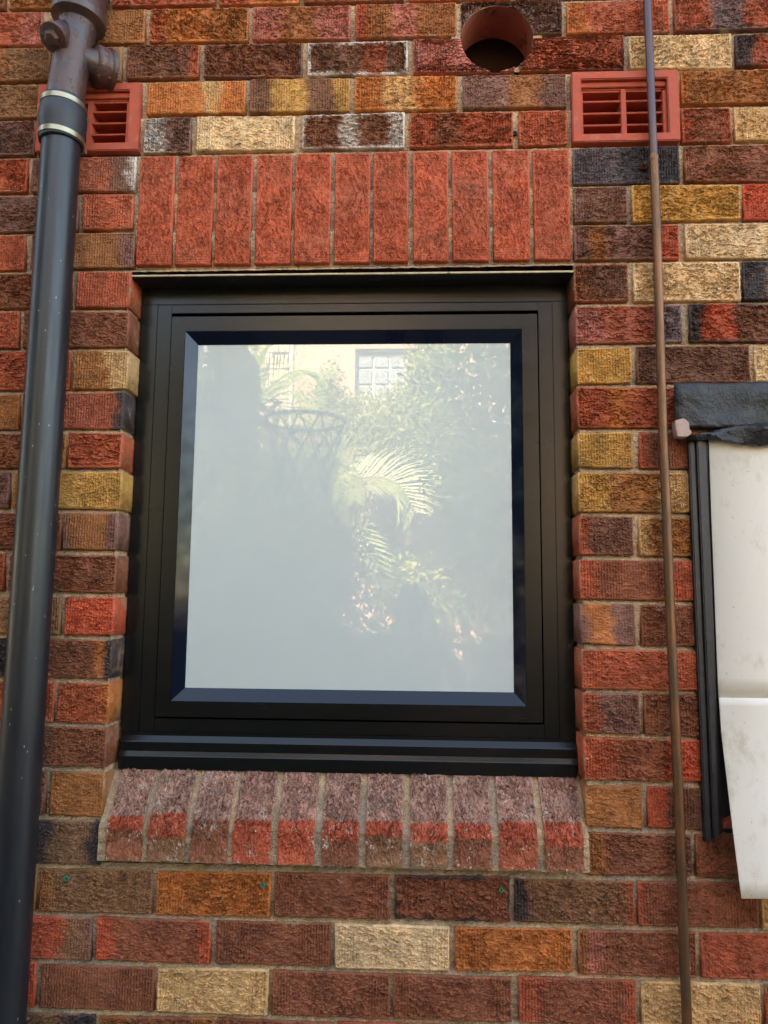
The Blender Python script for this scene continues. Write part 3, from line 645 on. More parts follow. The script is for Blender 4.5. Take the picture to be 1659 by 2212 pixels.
vent(at(82, 255).x, at(302, 255).x, at(240, 327.5).z, at(240, 182).z, 'terracotta air vent half hidden behind the black drainpipe')

# ------------------------------------------------------------------ drainpipe on the left
PVC = N('black_pvc'); P = PVC.obj()
sc_ = PVC.noise(PVC.vm('MULTIPLY', P, (1, 1, 0.12)), 60, 4, 0.7)
cpv0 = PVC.ss(PVC.voro(PVC.vm('MULTIPLY', P, (1, 1, 0.45)), 70), 0.05, 0.09, 0.8, 0.0)
cpv = PVC.mix(PVC.ss(PVC.noise(P, 130, 5, 0.75), 0.66, 0.74, 0, 0.5), (0.012, 0.013, 0.017, 1), S(150, 150, 155))
cpv = PVC.mix(cpv0, cpv, S(170, 170, 172))
PVC.set(Base_Color=cpv, Roughness=PVC.mr(sc_, 0.3, 0.7, 0.28, 0.46), Specular_IOR_Level=0.55); PVC.bump(PVC.noise(P, 300, 3), 0.04, 0.0006); PVC = PVC.m
IRON = N('rusty_cast_iron'); P = IRON.obj()
n1 = IRON.noise(P, 16, 5, 0.7); n2 = IRON.noise(P, 60, 4, 0.7)
ci = IRON.mix(IRON.ss(n1, 0.42, 0.6), S(62, 44, 46), S(84, 52, 44))
ci = IRON.mix(IRON.ss(n2, 0.60, 0.68), ci, S(128, 82, 58)); ci = IRON.mix(IRON.ss(IRON.voro(P, 42), 0.10, 0.16, 0.8, 0), ci, S(60, 30, 24))
ci = IRON.mix(IRON.ss(IRON.noise(P, 210, 3, 0.7), 0.68, 0.75, 0, .7), ci, S(190, 180, 170))
IRON.set(Base_Color=ci, Roughness=IRON.mr(n1, 0.3, 0.7, 0.24, 0.5), Specular_IOR_Level=0.6)
IRON.bump(IRON.math('ADD', IRON.noise(P, 70, 5, 0.7), IRON.ss(n2, 0.60, 0.68, 0, 0.6)), 0.6, 0.003); IRON = IRON.m
RUB = simple('black_rubber', (0.018, 0.019, 0.024, 1), 0.5, bump=0.08, bscale=150)
CLAMP = simple('clamp_steel', S(176, 164, 136), 0.35, 0.9, 0.12, 50, 0.1, 400)
YP = -0.058
dp = empty('drainpipe', at(20, 2212, YP)); dp.location.z = 0
tag(dp, 'black plastic drainpipe clamped to a rusty cast iron branch at the left', 'drainpipe')
def onp(x, y, Y=YP): return at(x, y, Y)
pts = [(133, 300), (113.5, 600), (81, 1100), (52, 1500), (26, 1900), (10, 2212)]
pw = [onp(*p) for p in pts]; pw.append(Vector((pw[-1].x+(pw[-1].x-pw[-2].x)*3, YP, 0.0)))
# one straight line best fitting the points
Zs = np.array([p.z for p in pw[:6]]); Xs = np.array([p.x for p in pw[:6]]); k1, k0 = np.polyfit(Zs, Xs, 1)
def axis(z): return Vector((k0+k1*z, YP, z))
RP = 0.0405
zcA = onp(133, 305).z; zcB = onp(133, 228).z
sub(MB().tube([axis(z) for z in (0.02, 0.5, 1.0, 1.5, 2.0, zcA+0.03)], RP, 48).build('plastic_pipe', PVC, smooth=True), dp)
rp = [(zcA-0.008, RP+0.0045), (zcA-0.006, RP+0.006), (zcA+0.012, RP+0.006), (zcA+0.028, RP+0.008), (zcA+0.045, RP+0.0105), (zcA+0.06, RP+0.009), (zcB-0.010, RP+0.0065), (zcB+0.006, RP+0.006), (zcB+0.008, RP+0.0045)]
sub(MB().tube([axis(z) for z, r in rp], [r for z, r in rp], 48).build('rubber_coupling', RUB, smooth=True), dp)
for z, tilt in ((zcA+0.004, -0.07), (zcB-0.004, -0.04)):
    mb = MB(); c = axis(z); vs = []
    for r, dz in ((RP+0.0063, -0.0055), (RP+0.0078, -0.0055), (RP+0.0078, 0.0055), (RP+0.0063, 0.0055)):
        for k in range(48):
            a = 2*math.pi*k/48; x, y = r*math.cos(a), r*math.sin(a); vs.append((c.x+x, c.y+y, c.z+dz+tilt*x))
    mb.add(vs, [(i*48+k, i*48+(k+1) % 48, ((i+1) % 4)*48+(k+1) % 48, ((i+1) % 4)*48+k) for i in range(4) for k in range(48)])
    cl = sub(mb.build('hose_clamp', CLAMP, smooth=True), dp)
    scr = MB().tube([(c.x+0.012, c.y+RP+0.012, c.z), (c.x+0.034, c.y+RP+0.006, c.z)], 0.005, 10).build('clamp_screw', CLAMP); scr.parent = cl
zt0 = zcB-0.004; 
ir = [(zt0, 0.0395), (zt0+0.05, 0.0395), (zt0+0.15, 0.040), (zt0+0.196, 0.0405), (zt0+0.199, 0.0435), (zt0+0.203, 0.0535), (zt0+0.207, 0.0585), (zt0+0.222, 0.0595), (zt0+0.226, 0.0560), (zt0+0.28, 0.0545), (zt0+0.284, 0.0590), (zt0+0.30, 0.0590), (zt0+0.304, 0.045), (zt0+0.9, 0.042)]
def iaxis(z): a = axis(z); d = max(0, z-zt0); return Vector((a.x+0.10*min(d, 0.25), a.y+0.01*d, z))
sub(MB().tube([iaxis(z) for z, r in ir], [r for z, r in ir], 40).build('cast_iron_pipe', IRON, smooth=True), dp)
b0 = iaxis(at(150, 130, YP).z); b1 = Vector(at(200, 140, -0.034)); b2 = Vector(at(238, 154, -0.006))
d = (b2-b1).normalized()
brp = [b0, b0.lerp(b1, 0.5)+Vector((0, -0.002, 0.006)), b1-d*0.006, b1, b1+d*0.003, b1+d*0.007, b1+d*0.018, b1+d*0.022, b1+d*0.030, b1+d*0.034, b1+d*0.042, b1+d*0.044]
sub(MB().tube(brp, [0.030, 0.031, 0.033, 0.036, 0.042, 0.0445, 0.0445, 0.0425, 0.0425, 0.047, 0.047, 0.042], 36).build('branch_socket', IRON, smooth=True), dp)
q0 = iaxis(at(120, 85, YP).z)+Vector((-0.015, -0.02, 0)); q1 = Vector(at(114, 82, -0.108))
dd = (q1-q0).normalized()
sub(MB().tube([q0, q1-dd*0.012, q1-dd*0.010, q1, q1+dd*0.002], [0.026, 0.027, 0.031, 0.0305, 0.024], 28).build('inspection_boss', IRON, smooth=True), dp)
sub(MB().tube([q1, q1+dd*0.006, q1+dd*0.010], [0.018, 0.017, 0.012], 6).build('inspection_plug', IRON), dp)

# ------------------------------------------------------------------ copper pipe on the right
def copper(name, c1, c2):
    m = N(name); P = m.obj(); n = m.noise(m.vm('MULTIPLY', P, (1, 1, 0.15)), 45, 4, 0.65)
    c = m.mix(m.ss(n, 0.38, 0.62), c1, c2); c = m.mix(m.ss(m.noise(P, 70, 4, 0.7), 0.62, 0.72, 0, 0.6), c, S(150, 112, 74))
    m.set(Base_Color=c, Metallic=0.55, Roughness=m.mr(n, 0.3, 0.7, 0.34, 0.5)); return m.m
COPA = copper('tarnished_copper', S(112, 82, 76), S(92, 76, 84)); COPB = copper('brown_copper', S(140, 92, 62), S(104, 78, 58))
YC = -0.022
cpz = [(1398, 0), (1405, 170), (1412, 337)]; low = [(1412, 337), (1418, 480), (1425, 700), (1431, 900), (1440, 1120), (1448, 1327), (1456, 1500), (1468, 1769), (1476, 2000), (1484, 2212)]
A = [at(x, y, YC) for x, y in cpz]; Bp = [at(x, y, YC) for x, y in low]
A.insert(0, A[0]+(A[0]-A[1])*4); Bp.append(Vector((Bp[-1].x+0.004, YC, 0.02)))
cp = empty('copper_pipe', (Bp[-1].x, YC, 0)); tag(cp, 'thin brown copper pipe running up the wall right of the window', 'pipe')
sub(MB().tube(A, 0.0086, 24).build('upper_tube', COPA, smooth=True), cp)
sub(MB().tube(Bp, 0.0094, 24).build('lower_tube', COPB, smooth=True), cp)
j = Bp[0]; sub(MB().tube([j+Vector((0, 0, -0.012)), j+Vector((0, 0, -0.010)), j+Vector((0, 0, 0.001)), j+Vector((0, 0, 0.003))], [0.0098, 0.0102, 0.0102, 0.0090], 24).build('solder_collar', COPB, smooth=True), cp)

# ------------------------------------------------------------------ flashing, black jamb and white board at the right edge
LEAD = N('lead_flashing'); P = LEAD.geo()
n = LEAD.noise(P, 14, 5, 0.7)
LEAD.set(Base_Color=LEAD.mix(LEAD.ss(n, 0.5, 0.68), S(30, 28, 29), S(66, 58, 54)), Roughness=LEAD.mr(n, 0.3, 0.7, 0.36, 0.6), Specular_IOR_Level=0.5)
LEAD.bump(LEAD.noise(P, 28, 5, 0.65), 0.9, 0.010); LEAD = LEAD.m
def sheet(name, mat, parent, fn, nu, nv, th=0.002):
    vs = [fn(i/nu, k/nv) for k in range(nv+1) for i in range(nu+1)]
    fs = [(k*(nu+1)+i, k*(nu+1)+i+1, (k+1)*(nu+1)+i+1, (k+1)*(nu+1)+i) for k in range(nv) for i in range(nu)]
    o = MB().add(vs, fs).build(name, mat, smooth=True)
    md = o.modifiers.new('thick', 'SOLIDIFY'); md.thickness = th; md.offset = 0
    return sub(o, parent) if parent else o
XE = 2.0
fl = empty('lead_flashing', at(1560, 955, -0.01)); tag(fl, 'crumpled black flashing strip above the white board at the right edge', 'flashing')
f0 = at(1451, 832, -0.004); f1 = at(1451, 926, -0.004)
def fn(u, v):
    x = f0.x + (XE-f0.x)*u; zt = f0.z+0.004*mn.noise(Vector((x*9, 1, 0)))+0.012*u; zb = f1.z-0.03*u*0 + 0.004*mn.noise(Vector((x*12, 5, 0)))
    z = zt+(zb-zt)*v
    return (x, -0.014-0.012*mn.noise(Vector((x*13, z*15, 2)))-0.010*abs(mn.noise(Vector((x*30, z*14, 7)))), z)
sheet('flat_strip', LEAD, fl, fn, 60, 14)
g0 = at(1483, 946, -0.02); g1 = at(1500, 914, -0.02)
def fn(u, v):
    x = g0.x + (XE-g0.x)*u
    wob = 0.030*mn.noise(Vector((x*16, 0.3, v*2)))+0.018*mn.noise(Vector((x*38, 3.3, v*3)))
    zt = g0.z+0.002+(g1.z-g0.z)*min(1, u*8); zb = at(1560, 957, -0.02).z+0.010*mn.noise(Vector((x*20, 8, 0)))
    if u < 0.06: zb = g0.z-0.006
    a = v*2.6
    y = -0.012-0.020*math.sin(a)-wob*0.6*math.sin(v*3.1); z = zt+(zb-zt)*(1-math.cos(a))/1.857
    return (x, y, z+wob*0.4*v)
sheet('rolled_lip', LEAD, fl, fn, 90, 12)
PINK = simple('peeled_render', S(196, 160, 148), 0.85, var=0.15, bump=0.5, bscale=120)
pk = [(1458, 908), (1478, 903), (1489, 912), (1490, 926), (1496, 935), (1484, 944), (1464, 943), (1461, 930)]
pv = [at(x, y, -0.034) for x, y in pk]; mb = MB(); nn = len(pv)
mb.add([tuple(p) for p in pv]+[(p.x, p.y+0.024, p.z) for p in pv], [tuple(range(nn)), tuple(range(nn, 2*nn))[::-1]]+[(i, (i+1) % nn, nn+(i+1) % nn, nn+i) for i in range(nn)])
o = mb.build('peeling_render', PINK, bevel=0.0015); tag(o, 'torn pink scrap of render stuck below the corner of the flashing', 'render scrap')
# jamb
JAMB = simple('black_painted_timber', (0.014, 0.013, 0.016, 1), 0.42, 0, 0.3, 40, 0.4, 120, c2=S(52, 46, 46), c2t=(0.6, 0.7), bdist=0.002)
jb = empty('black_jamb', at(1545, 1820, -0.01)); tag(jb, 'black painted door jamb with grooves beside the white board', 'jamb')
ja, jb_ = at(1488, 950, -0.012), at(1524, 1822, -0.012)
for i, (o0, o1, yf) in enumerate(((0.0, 0.013, -0.012), (0.0135, 0.026, -0.020), (0.0265, 0.036, -0.010), (0.0365, 0.075, -0.002))):
    zb0 = jb_.z+[0.0, 0.006, 0.016, 0.020][i]; zb1 = jb_.z+[0.005, 0.016, 0.02, 0.014][i]
    x0t, x1t, x0b, x1b = ja.x+o0, ja.x+o1, jb_.x+o0, jb_.x+o1
    vs = [(x0t, yf, ja.z+0.01), (x1t, yf, ja.z+0.01), (x1b, yf, zb1), (x0b, yf, zb0)]; vs += [(a, 0.03, c) for a, b, c in vs]
    sub(MB().add(vs, [(0, 1, 2, 3), (7, 6, 5, 4), (0, 4, 5, 1), (1, 5, 6, 2), (2, 6, 7, 3), (3, 7, 4, 0)]).build('moulding', JAMB, bevel=0.0022), jb)
# white board
BOARD = N('white_corflute'); P = BOARD.geo()
c = BOARD.mix(BOARD.ss(BOARD.noise(BOARD.vm('MULTIPLY', P, (1, 1, .6)), 12, 5, 0.75), 0.52, 0.72, 0, 0.55), S(252, 240, 226, 0.95), S(214, 192, 160))
c = BOARD.mix(BOARD.ss(BOARD.noise(P, 75, 5, 0.8), 0.62, 0.70, 0, 0.6), c, S(160, 138, 108))
BOARD.set(Base_Color=c, Roughness=0.55); 
wv = BOARD.math('SINE', BOARD.math('MULTIPLY', BOARD.sep(P)[2], 1500)); BOARD.bump(wv, 0.06, 0.0006); BOARD = BOARD.m
wb = empty('white_board', at(1600, 1940, -0.07)); tag(wb, 'scuffed white plastic board hanging loose at the right edge', 'board')
edge = [(1531, 950, -0.006), (1537, 1130, -0.008), (1545, 1330, -0.010), (1552, 1509, -0.014)]
E1 = [at(*e) for e in edge]
def fn(u, v):
    t = v*3; i = min(2, int(t)); p = E1[i].lerp(E1[i+1], t-i); return (p.x+(XE-0.03-p.x)*u, p.y+0.004*math.sin(u*3), p.z)
sheet('upper_board', BOARD, wb, fn, 4, 12, 0.004)
edge2 = [(1553, 1507, -0.017), (1558, 1580, -0.022), (1571, 1690, -0.038), (1584, 1800, -0.058), (1602, 1941, -0.082)]
E2 = [at(*e) for e in edge2]
def fn(u, v):
    t = v*4; i = min(3, int(t)); p = E2[i].lerp(E2[i+1], t-i); return (p.x+(XE-0.03-p.x)*u, p.y+0.006*math.sin(u*3)*v, p.z+0.02*u*v)
sheet('lower_board', BOARD, wb, fn, 4, 16, 0.004)

# ------------------------------------------------------------------ small fixings
GREEN = simple('green_plastic', S(38, 128, 96), 0.5); RUST = simple('rusty_iron', S(92, 48, 32), 0.85, 0.2, 0.4, 120, 0.8, 200, c2=S(40, 24, 20))
for (x, y, lab) in ((143.5, 1898, 'green wall plug in the brown brick beside the drainpipe'), (567.5, 1912, 'green wall plug at the end of the orange brick'), (1083, 1923, 'green wall plug in the brick with burnt dark ends')):
    p = at(x, y, -0.003); a = empty('wall_plug', p); tag(a, lab, 'wall plug', 'green wall plugs under the sill')
    mb = MB(); vs = []
    for r, yy in ((0.0048, -0.0035), (0.0022, -0.0035), (0.0018, 0.004), (0.0050, 0.004)):
        vs += [(p.x+r*math.cos(2*math.pi*k/14), p.y+yy+0.002, p.z+r*math.sin(2*math.pi*k/14)) for k in range(14)]
    mb.add(vs, [(i*14+k, i*14+(k+1) % 14, ((i+1) % 4)*14+(k+1) % 14, ((i+1) % 4)*14+k) for i in range(4) for k in range(14)])
    sub(mb.build('collar', GREEN, smooth=True), a)
    sub(MB().tube([(p.x, p.y+0.0030, p.z), (p.x, p.y+0.006, p.z)], 0.0021, 10).build('socket', HOLE_DARK), a)
p = at(1390, 357, -0.006); a = empty('rusty_bolt', p); tag(a, 'rusty bolt stub in the dark brick beside the copper pipe', 'bolt')
sub(MB().tube([p+Vector((0, 0.012, 0)), p+Vector((0, 0.002, 0)), p+Vector((0, -0.003, 0.001))], [0.0095, 0.0092, 0.006], 6).build('bolt_head', RUST, bevel=0.001), a)
sub(MB().tube([p, p+Vector((0.001, -0.009, 0))], [0.004, 0.0035], 10).build('shank', RUST), a)
p = at(1113.5, 283, 0.0); a = MB().tube([p+Vector((0, 0.0065, 0)), p+Vector((0, 0.02, 0))], [0.0048, 0.0048], 14).build('weep_hole_disc', HOLE_DARK)  # black disc set on the joint, darkness of a hole put in as colour
a.parent = wall; a.matrix_parent_inverse = Matrix.Translation(-wall.location)

# ------------------------------------------------------------------ courtyard seen in the glass
def rf(x, y, Yv): p = at(x, y, Yv); return Vector((p.x, 0.18-Yv, p.z))
g = N('courtyard_paving'); P = g.geo(); n = g.noise(P, 2.0, 5, 0.65); v = g.mr(g.noise(P, 30, 4, 0.7), 0.3, 0.7, 0.8, 1.2)
g.set(Base_Color=g.mix(1.0, g.mix(g.ss(n, 0.4, 0.6), (0.11, 0.10, 0.085, 1), (0.15, 0.135, 0.115, 1)), g.comb(v, v, v), 'MULTIPLY'), Roughness=0.9); g.bump(g.noise(P, 80, 4), 0.4, 0.005)
gr = MB().add([(-150, -150, 0), (150, -150, 0), (150, 150, 0), (-150, 150, 0)], [(0, 1, 2, 3)]).build('ground', g.m); gr['kind'] = 'structure'

YH = 7.80; yh = 0.18-YH
def stucco(name, c):
    m = N(name); P = m.geo(); v = m.mr(m.noise(m.vm('MULTIPLY', P, (1, 1, 0.25)), 45, 4, 0.65), 0.3, 0.7, 0.86, 1.12)
    m.set(Base_Color=m.mix(1.0, c, m.comb(v, v, v), 'MULTIPLY'), Roughness=0.9); m.bump(m.noise(P, 60, 4), 0.5, 0.01); return m.m
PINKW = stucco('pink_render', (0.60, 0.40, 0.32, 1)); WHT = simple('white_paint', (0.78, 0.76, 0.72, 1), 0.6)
STONE = N('cream_stone'); P = STONE.geo()
rn = STONE.n('ObjectInfo').outputs['Random']
STONE.set(Base_Color=STONE.mix(STONE.mr(rn, 0, 1, 0, 1), (0.62, 0.50, 0.34, 1), (0.74, 0.66, 0.52, 1)), Roughness=0.9); STONE.bump(STONE.noise(P, 40, 4), 0.5, 0.01); STONE = STONE.m
house = empty('neighbour_house', (rf(700, 1300, YH).x, yh, 0)); tag(house, 'sunlit pink rendered house with stone pier, reflected in the window pane', 'house')
wx0 = rf(634, 800, YH).x; px_0 = rf(551, 800, YH).x
hx1 = 3.3; HT = 5.6
w0, w1, v0, v1 = rf(767, 800, YH).x, rf(986, 800, YH).x, rf(800, 868, YH).z, rf(800, 754, YH).z
for (a, b, c, d) in ((wx0, w0, 0, HT), (w1, hx1, 0, HT), (w0, w1, 0, v0), (w0, w1, v1, HT)):
    sub(MB().box(a, b, yh-0.25, yh, c, d).build('wall', PINKW), house)
sub(MB().box(wx0-0.05, wx0, yh-0.25, yh+0.03, 0, HT).build('corner_strip', WHT, bevel=0.004), house)
pier = sub(MB().box(px_0, wx0-0.05, yh-0.25, yh, 0, HT).build('pier', PINKW), house)
z = 2.2; rr = random.Random(3)
while z < HT-0.1:
    hgt = rr.choice((0.06, 0.075, 0.09, 0.11)); x = px_0
    while x < wx0-0.06:
        ln = min(rr.uniform(0.10, 0.26), wx0-0.052-x)
        if wx0-0.052-(x+ln) < 0.05: ln = wx0-0.052-x
        o = MB().box(x+0.003, x+ln-0.003, yh-0.02, yh+rr.uniform(0.012, 0.05), z+0.003, z+hgt-0.003).build('stone', STONE, bevel=0.004, seg=1); sub(o, pier); x += ln
    z += hgt
GB = N('glass_block'); P = GB.geo()
GB.set(Base_Color=(0.30, 0.34, 0.38, 1), Roughness=0.08, IOR=1.6); GB.bump(GB.noise(P, 16, 3, 0.5, 1.5), 0.8, 0.02); GB = GB.m
bw = MB().box(w0+0.02, w1-0.02, yh-0.14, yh-0.11, v0+0.02, v1-0.02).build('glass_block_window', WHT); sub(bw, house)
nx, nz = 6, 3; pw_, ph_ = (w1-w0-0.04)/nx, (v1-v0-0.04)/nz
for i in range(nx):
    for k in range(nz):
        X0, Z0 = w0+0.02+i*pw_, v0+0.02+k*ph_
        o = MB().box(X0+0.014, X0+pw_-0.014, yh-0.13, yh-0.085, Z0+0.014, Z0+ph_-0.014).build('glass_block', GB, bevel=0.008); o.parent = bw
for (a, b, c, d) in ((w0, w0+0.022, v0, v1), (w1-0.022, w1, v0, v1), (w0+0.022, w1-0.022, v0, v0+0.022), (w0+0.022, w1-0.022, v1-0.022, v1)):
    o = MB().box(a, b, yh-0.2, yh-0.06, c, d).build('frame', WHT); o.parent = bw
ROOF = simple('roof_tile', (0.22, 0.09, 0.06, 1), 0.8)
sub(MB().prism([(yh+0.45, HT-0.05), (yh+0.45, HT), (yh-4, HT+2.2), (yh-8, HT), (yh-8, HT-0.05)], px_0-0.4, hx1+0.4).build('roof', ROOF), house)
# set-back wing with white barred windows on the left
wing = empty('shaded_wing', (-5.0, yh-1.4, 0)); tag(wing, 'shaded wing with white barred window at the far left of the reflection', 'house')
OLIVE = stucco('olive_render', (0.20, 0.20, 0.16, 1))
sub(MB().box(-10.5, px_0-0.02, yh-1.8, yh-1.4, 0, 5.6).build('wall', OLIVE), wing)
lx0, lx1, lz0, lz1 = rf(430, 800, YH+1.3).x, rf(545, 800, YH+1.3).x, rf(450, 905, YH+1.3).z, rf(450, 735, YH+1.3).z
sub(MB().box(lx0, lx1, yh-1.4, yh-1.37, lz0, lz1).build('window_pane', GB), wing)
for q in range(5): sub(MB().box(lx0+(lx1-lx0)*q/4-0.018, lx0+(lx1-lx0)*q/4+0.018, yh-1.372, yh-1.33, lz0, lz1).build('window_bar', WHT), wing)
for q in range(4): zz = lz0+(lz1-lz0)*q/3; sub(MB().box(lx0, lx1, yh-1.371, yh-1.335, zz-0.016, zz+0.016).build('window_bar', WHT), wing)

# foliage
def leafmat(name, c1, c2, tr=0.35, ro=0.4, sp=0.5):
    m = N(name); P = m.geo(); n = m.noise(P, 6, 3); 
    c = m.mix(m.ss(n, 0.35, 0.65), c1, c2)
    m.set(Base_Color=c, Roughness=ro, Specular_IOR_Level=sp)
    t = m.n('BsdfTranslucent'); m.put(t.inputs[0], c); mx = m.n('MixShader'); mx.inputs[0].default_value = tr
    m.l(m.b.outputs[0], mx.inputs[1]); m.l(t.outputs[0], mx.inputs[2]); m.l(mx.outputs[0], m.out.inputs[0]); return m.m
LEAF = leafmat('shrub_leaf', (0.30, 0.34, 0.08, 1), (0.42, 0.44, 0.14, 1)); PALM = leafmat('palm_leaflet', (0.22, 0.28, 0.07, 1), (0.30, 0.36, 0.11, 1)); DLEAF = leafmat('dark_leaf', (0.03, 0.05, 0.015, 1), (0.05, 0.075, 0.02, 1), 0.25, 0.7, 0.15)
BARK = simple('bark', (0.10, 0.075, 0.055, 1), 0.9, bump=0.8, bscale=60, bdist=0.01)
def crown(name, blobs, n, size, mat, parent, seed):
    r = np.random.RandomState(seed); vol = np.array([b[3]*b[4]*b[5] for b in blobs])**(2/3); idx = r.choice(len(blobs), n, p=vol/vol.sum()); B = np.array(blobs)[idx]
    d = r.normal(size=(n, 3)); d /= np.linalg.norm(d, axis=1)[:, None]
    rad = (1-0.75*r.rand(n)**2.2)*(1+0.22*r.normal(size=n)*0.6)
    C = B[:, :3] + d*B[:, 3:]*rad[:, None]
    # gather leaves into twigs
    tw = r.randint(0, max(1, n//14), n); cent = np.zeros((n//14+1, 3)); cnt = np.zeros(n//14+1)
    C = C + r.normal(size=(n, 3))*0.03
    a = r.normal(size=(n, 3))+d*0.8+np.array([0, 0, 0.2]); a /= np.linalg.norm(a, axis=1)[:, None]
    b = np.cross(a, r.normal(size=(n, 3))); b /= np.linalg.norm(b, axis=1)[:, None]
    L = size*(0.6+0.8*r.rand(n))[:, None]; Wd = L*0.23
    nn = np.cross(a, b)
    v = np.stack([C, C+a*L*0.5+b*Wd+nn*L*.06, C+a*L, C+a*L*0.5-b*Wd+nn*L*.06], 1).reshape(-1, 3)
    me = bpy.data.meshes.new(name); me.vertices.add(len(v)); me.vertices.foreach_set('co', v.ravel().astype(np.float32))
    me.loops.add(n*4); me.loops.foreach_set('vertex_index', np.arange(n*4)); me.polygons.add(n); me.polygons.foreach_set('loop_start', np.arange(0, n*4, 4)); me.update(calc_edges=True); me.validate()
    o = link(name, me, None, mat); return sub(o, parent)
def shrub(name, label, cat, blobs, n, size, mat, base, seed, group=None):
    t = empty(name, base); tag(t, label, cat, group)
    crown('crown', blobs, n, size, mat, t, seed)
    mb = MB(); r = random.Random(seed)
    tp = Vector((base[0], base[1], min(b[2] for b in blobs)))
    mb.tube([base, Vector(base).lerp(tp, 0.6)+Vector((0.05, 0, 0)), tp], [0.08, 0.06, 0.05], 10)
    for b in blobs:
        e = Vector(b[:3]); mb.tube([tp, tp.lerp(e, 0.5)+Vector((r.uniform(-.1, .1), r.uniform(-.1, .1), 0.05)), e], [0.04, 0.025, 0.008], 7)
    sub(mb.build('trunk', BARK, smooth=True), t); return t
def blob(x, y, Yv, rx, ry, rz): p = rf(x, y, Yv); return (p.x, p.y, p.z, rx, ry, rz)
B1 = [blob(800, 920, 6.6, 0.5, 0.5, 0.30), blob(718, 905, 6.6, 0.35, 0.4, 0.35), blob(710, 835, 6.6, 0.12, 0.15, 0.30), blob(885, 900, 6.6, 0.4, 0.4, 0.32), blob(940, 850, 6.6, 0.35, 0.5, 0.6), blob(925, 790, 6.6, 0.25, 0.3, 0.35),
      blob(850, 960, 6.4, 0.7, 0.5, 0.35), blob(960, 960, 6.4, 0.6, 0.5, 0.5), blob(940, 1040, 6.3, 0.4, 0.4, 0.3)]
shrub('leafy_shrub', 'tall sunlit leafy shrub reflected in front of the glass block window', 'shrub', B1, 22000, 0.055, LEAF, (rf(880, 1000, 6.5).x, rf(0, 0, 6.5).y, 0), 11)
B2 = [blob(1040, 800, 5.2, 0.6, 0.5, 0.5), blob(1080, 900, 5.2, 0.6, 0.5, 0.6), blob(1030, 1000, 5.0, 0.5, 0.5, 0.6), blob(1080, 1100, 5.0, 0.5, 0.5, 0.6), blob(1040, 1220, 5.0, 0.5, 0.5, 0.6), blob(1150, 760, 5.2, 0.8, 0.6, 0.8), blob(1160, 1000, 5.0, 0.6, 0.6, 0.9), blob(1090, 720, 5.2, 0.6, 0.5, 0.5), (3.9, -4.8, 2.4, 1.2, 1.0, 1.2), (5.3, -3.7, 2.2, 1.3, 1.1, 1.2), (6.3, -2.3, 2.0, 1.2, 1.1, 1.3), (6.9, -0.9, 1.8, 1.0, 1.0, 1.2), blob(780, 1290, 6.5, 0.55, 0.25, 0.45), blob(840, 1390, 6.5, 0.6, 0.25, 0.4), blob(820, 1200, 6.6, 0.5, 0.25, 0.45)]  # far right crowns are out of view, added to darken the left bead's reflection
shrub('shade_tree', 'darker leafy tree reflected along the right side of the pane, with unseen crowns added beyond it', 'tree', B2, 30000, 0.075, DLEAF, (rf(1080, 1000, 5.1).x, rf(0, 0, 5.1).y, 0), 12)
B3 = [blob(440, 960, 4.4, 0.35, 0.4, 0.3), blob(520, 1010, 4.2, 0.4, 0.4, 0.3), blob(470, 1120, 4.0, 0.5, 0.4, 0.45), blob(600, 1090, 4.0, 0.35, 0.4, 0.3), blob(560, 1200, 3.8, 0.5, 0.4, 0.4), blob(440, 1280, 3.8, 0.5, 0.4, 0.45), blob(690, 1180, 4.4, 0.4, 0.4, 0.35), blob(640, 1290, 3.8, 0.4, 0.4, 0.45)]
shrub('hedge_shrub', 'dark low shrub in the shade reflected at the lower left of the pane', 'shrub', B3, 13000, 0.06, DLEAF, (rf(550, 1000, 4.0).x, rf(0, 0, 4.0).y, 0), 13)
B4 = [blob(420, 790, 6.5, 0.6, 0.4, 0.7), blob(500, 780, 6.6, 0.25, 0.3, 0.6), blob(380, 900, 6.0, 0.6, 0.5, 0.6), blob(470, 900, 6.0, 0.5, 0.4, 0.35), (-4.2, -4.6, 4.2, 1.2, 1.2, 1.6), (-5.0, -2.8, 4.6, 1.3, 1.2, 1.9), (-4.6, -3.6, 6.4, 1.5, 1.5, 1.4), (-5.4, -1.4, 3.0, 1.2, 1.0, 1.8), (-5.2, -4.6, 2.4, 1.3, 1.2, 1.5), (-3.6, -2.3, 2.6, 0.9, 0.8, 1.2), (-3.5, -3.3, 4.3, 0.9, 0.9, 1.2), (-3.9, -1.7, 4.6, 0.9, 0.8, 1.3), (-3.5, -2.0, 1.0, 0.8, 0.8, 0.9)]  # big left crowns are out of view, added to darken the right bead
shrub('corner_tree_screen', 'dark leafy tree reflected in front of the barred window', 'tree', B4, 34000, 0.13, DLEAF, (rf(420, 1000, 6.3).x, rf(0, 0, 6.3).y, 0), 14)
# low foliage behind the photographer
B5 = [blob(900, 1270, 5.6, 0.35, 0.3, 0.30), blob(975, 1330, 5.6, 0.18, 0.2, 0.3), blob(850, 1250, 5.4, 0.25, 0.3, 0.2)]
shrub('low_shrub', 'loose low shrub reflected behind the person with the phone', 'shrub', B5, 900, 0.07, LEAF, (rf(900, 1000, 5.4).x, rf(0, 0, 5.4).y, 0), 15)

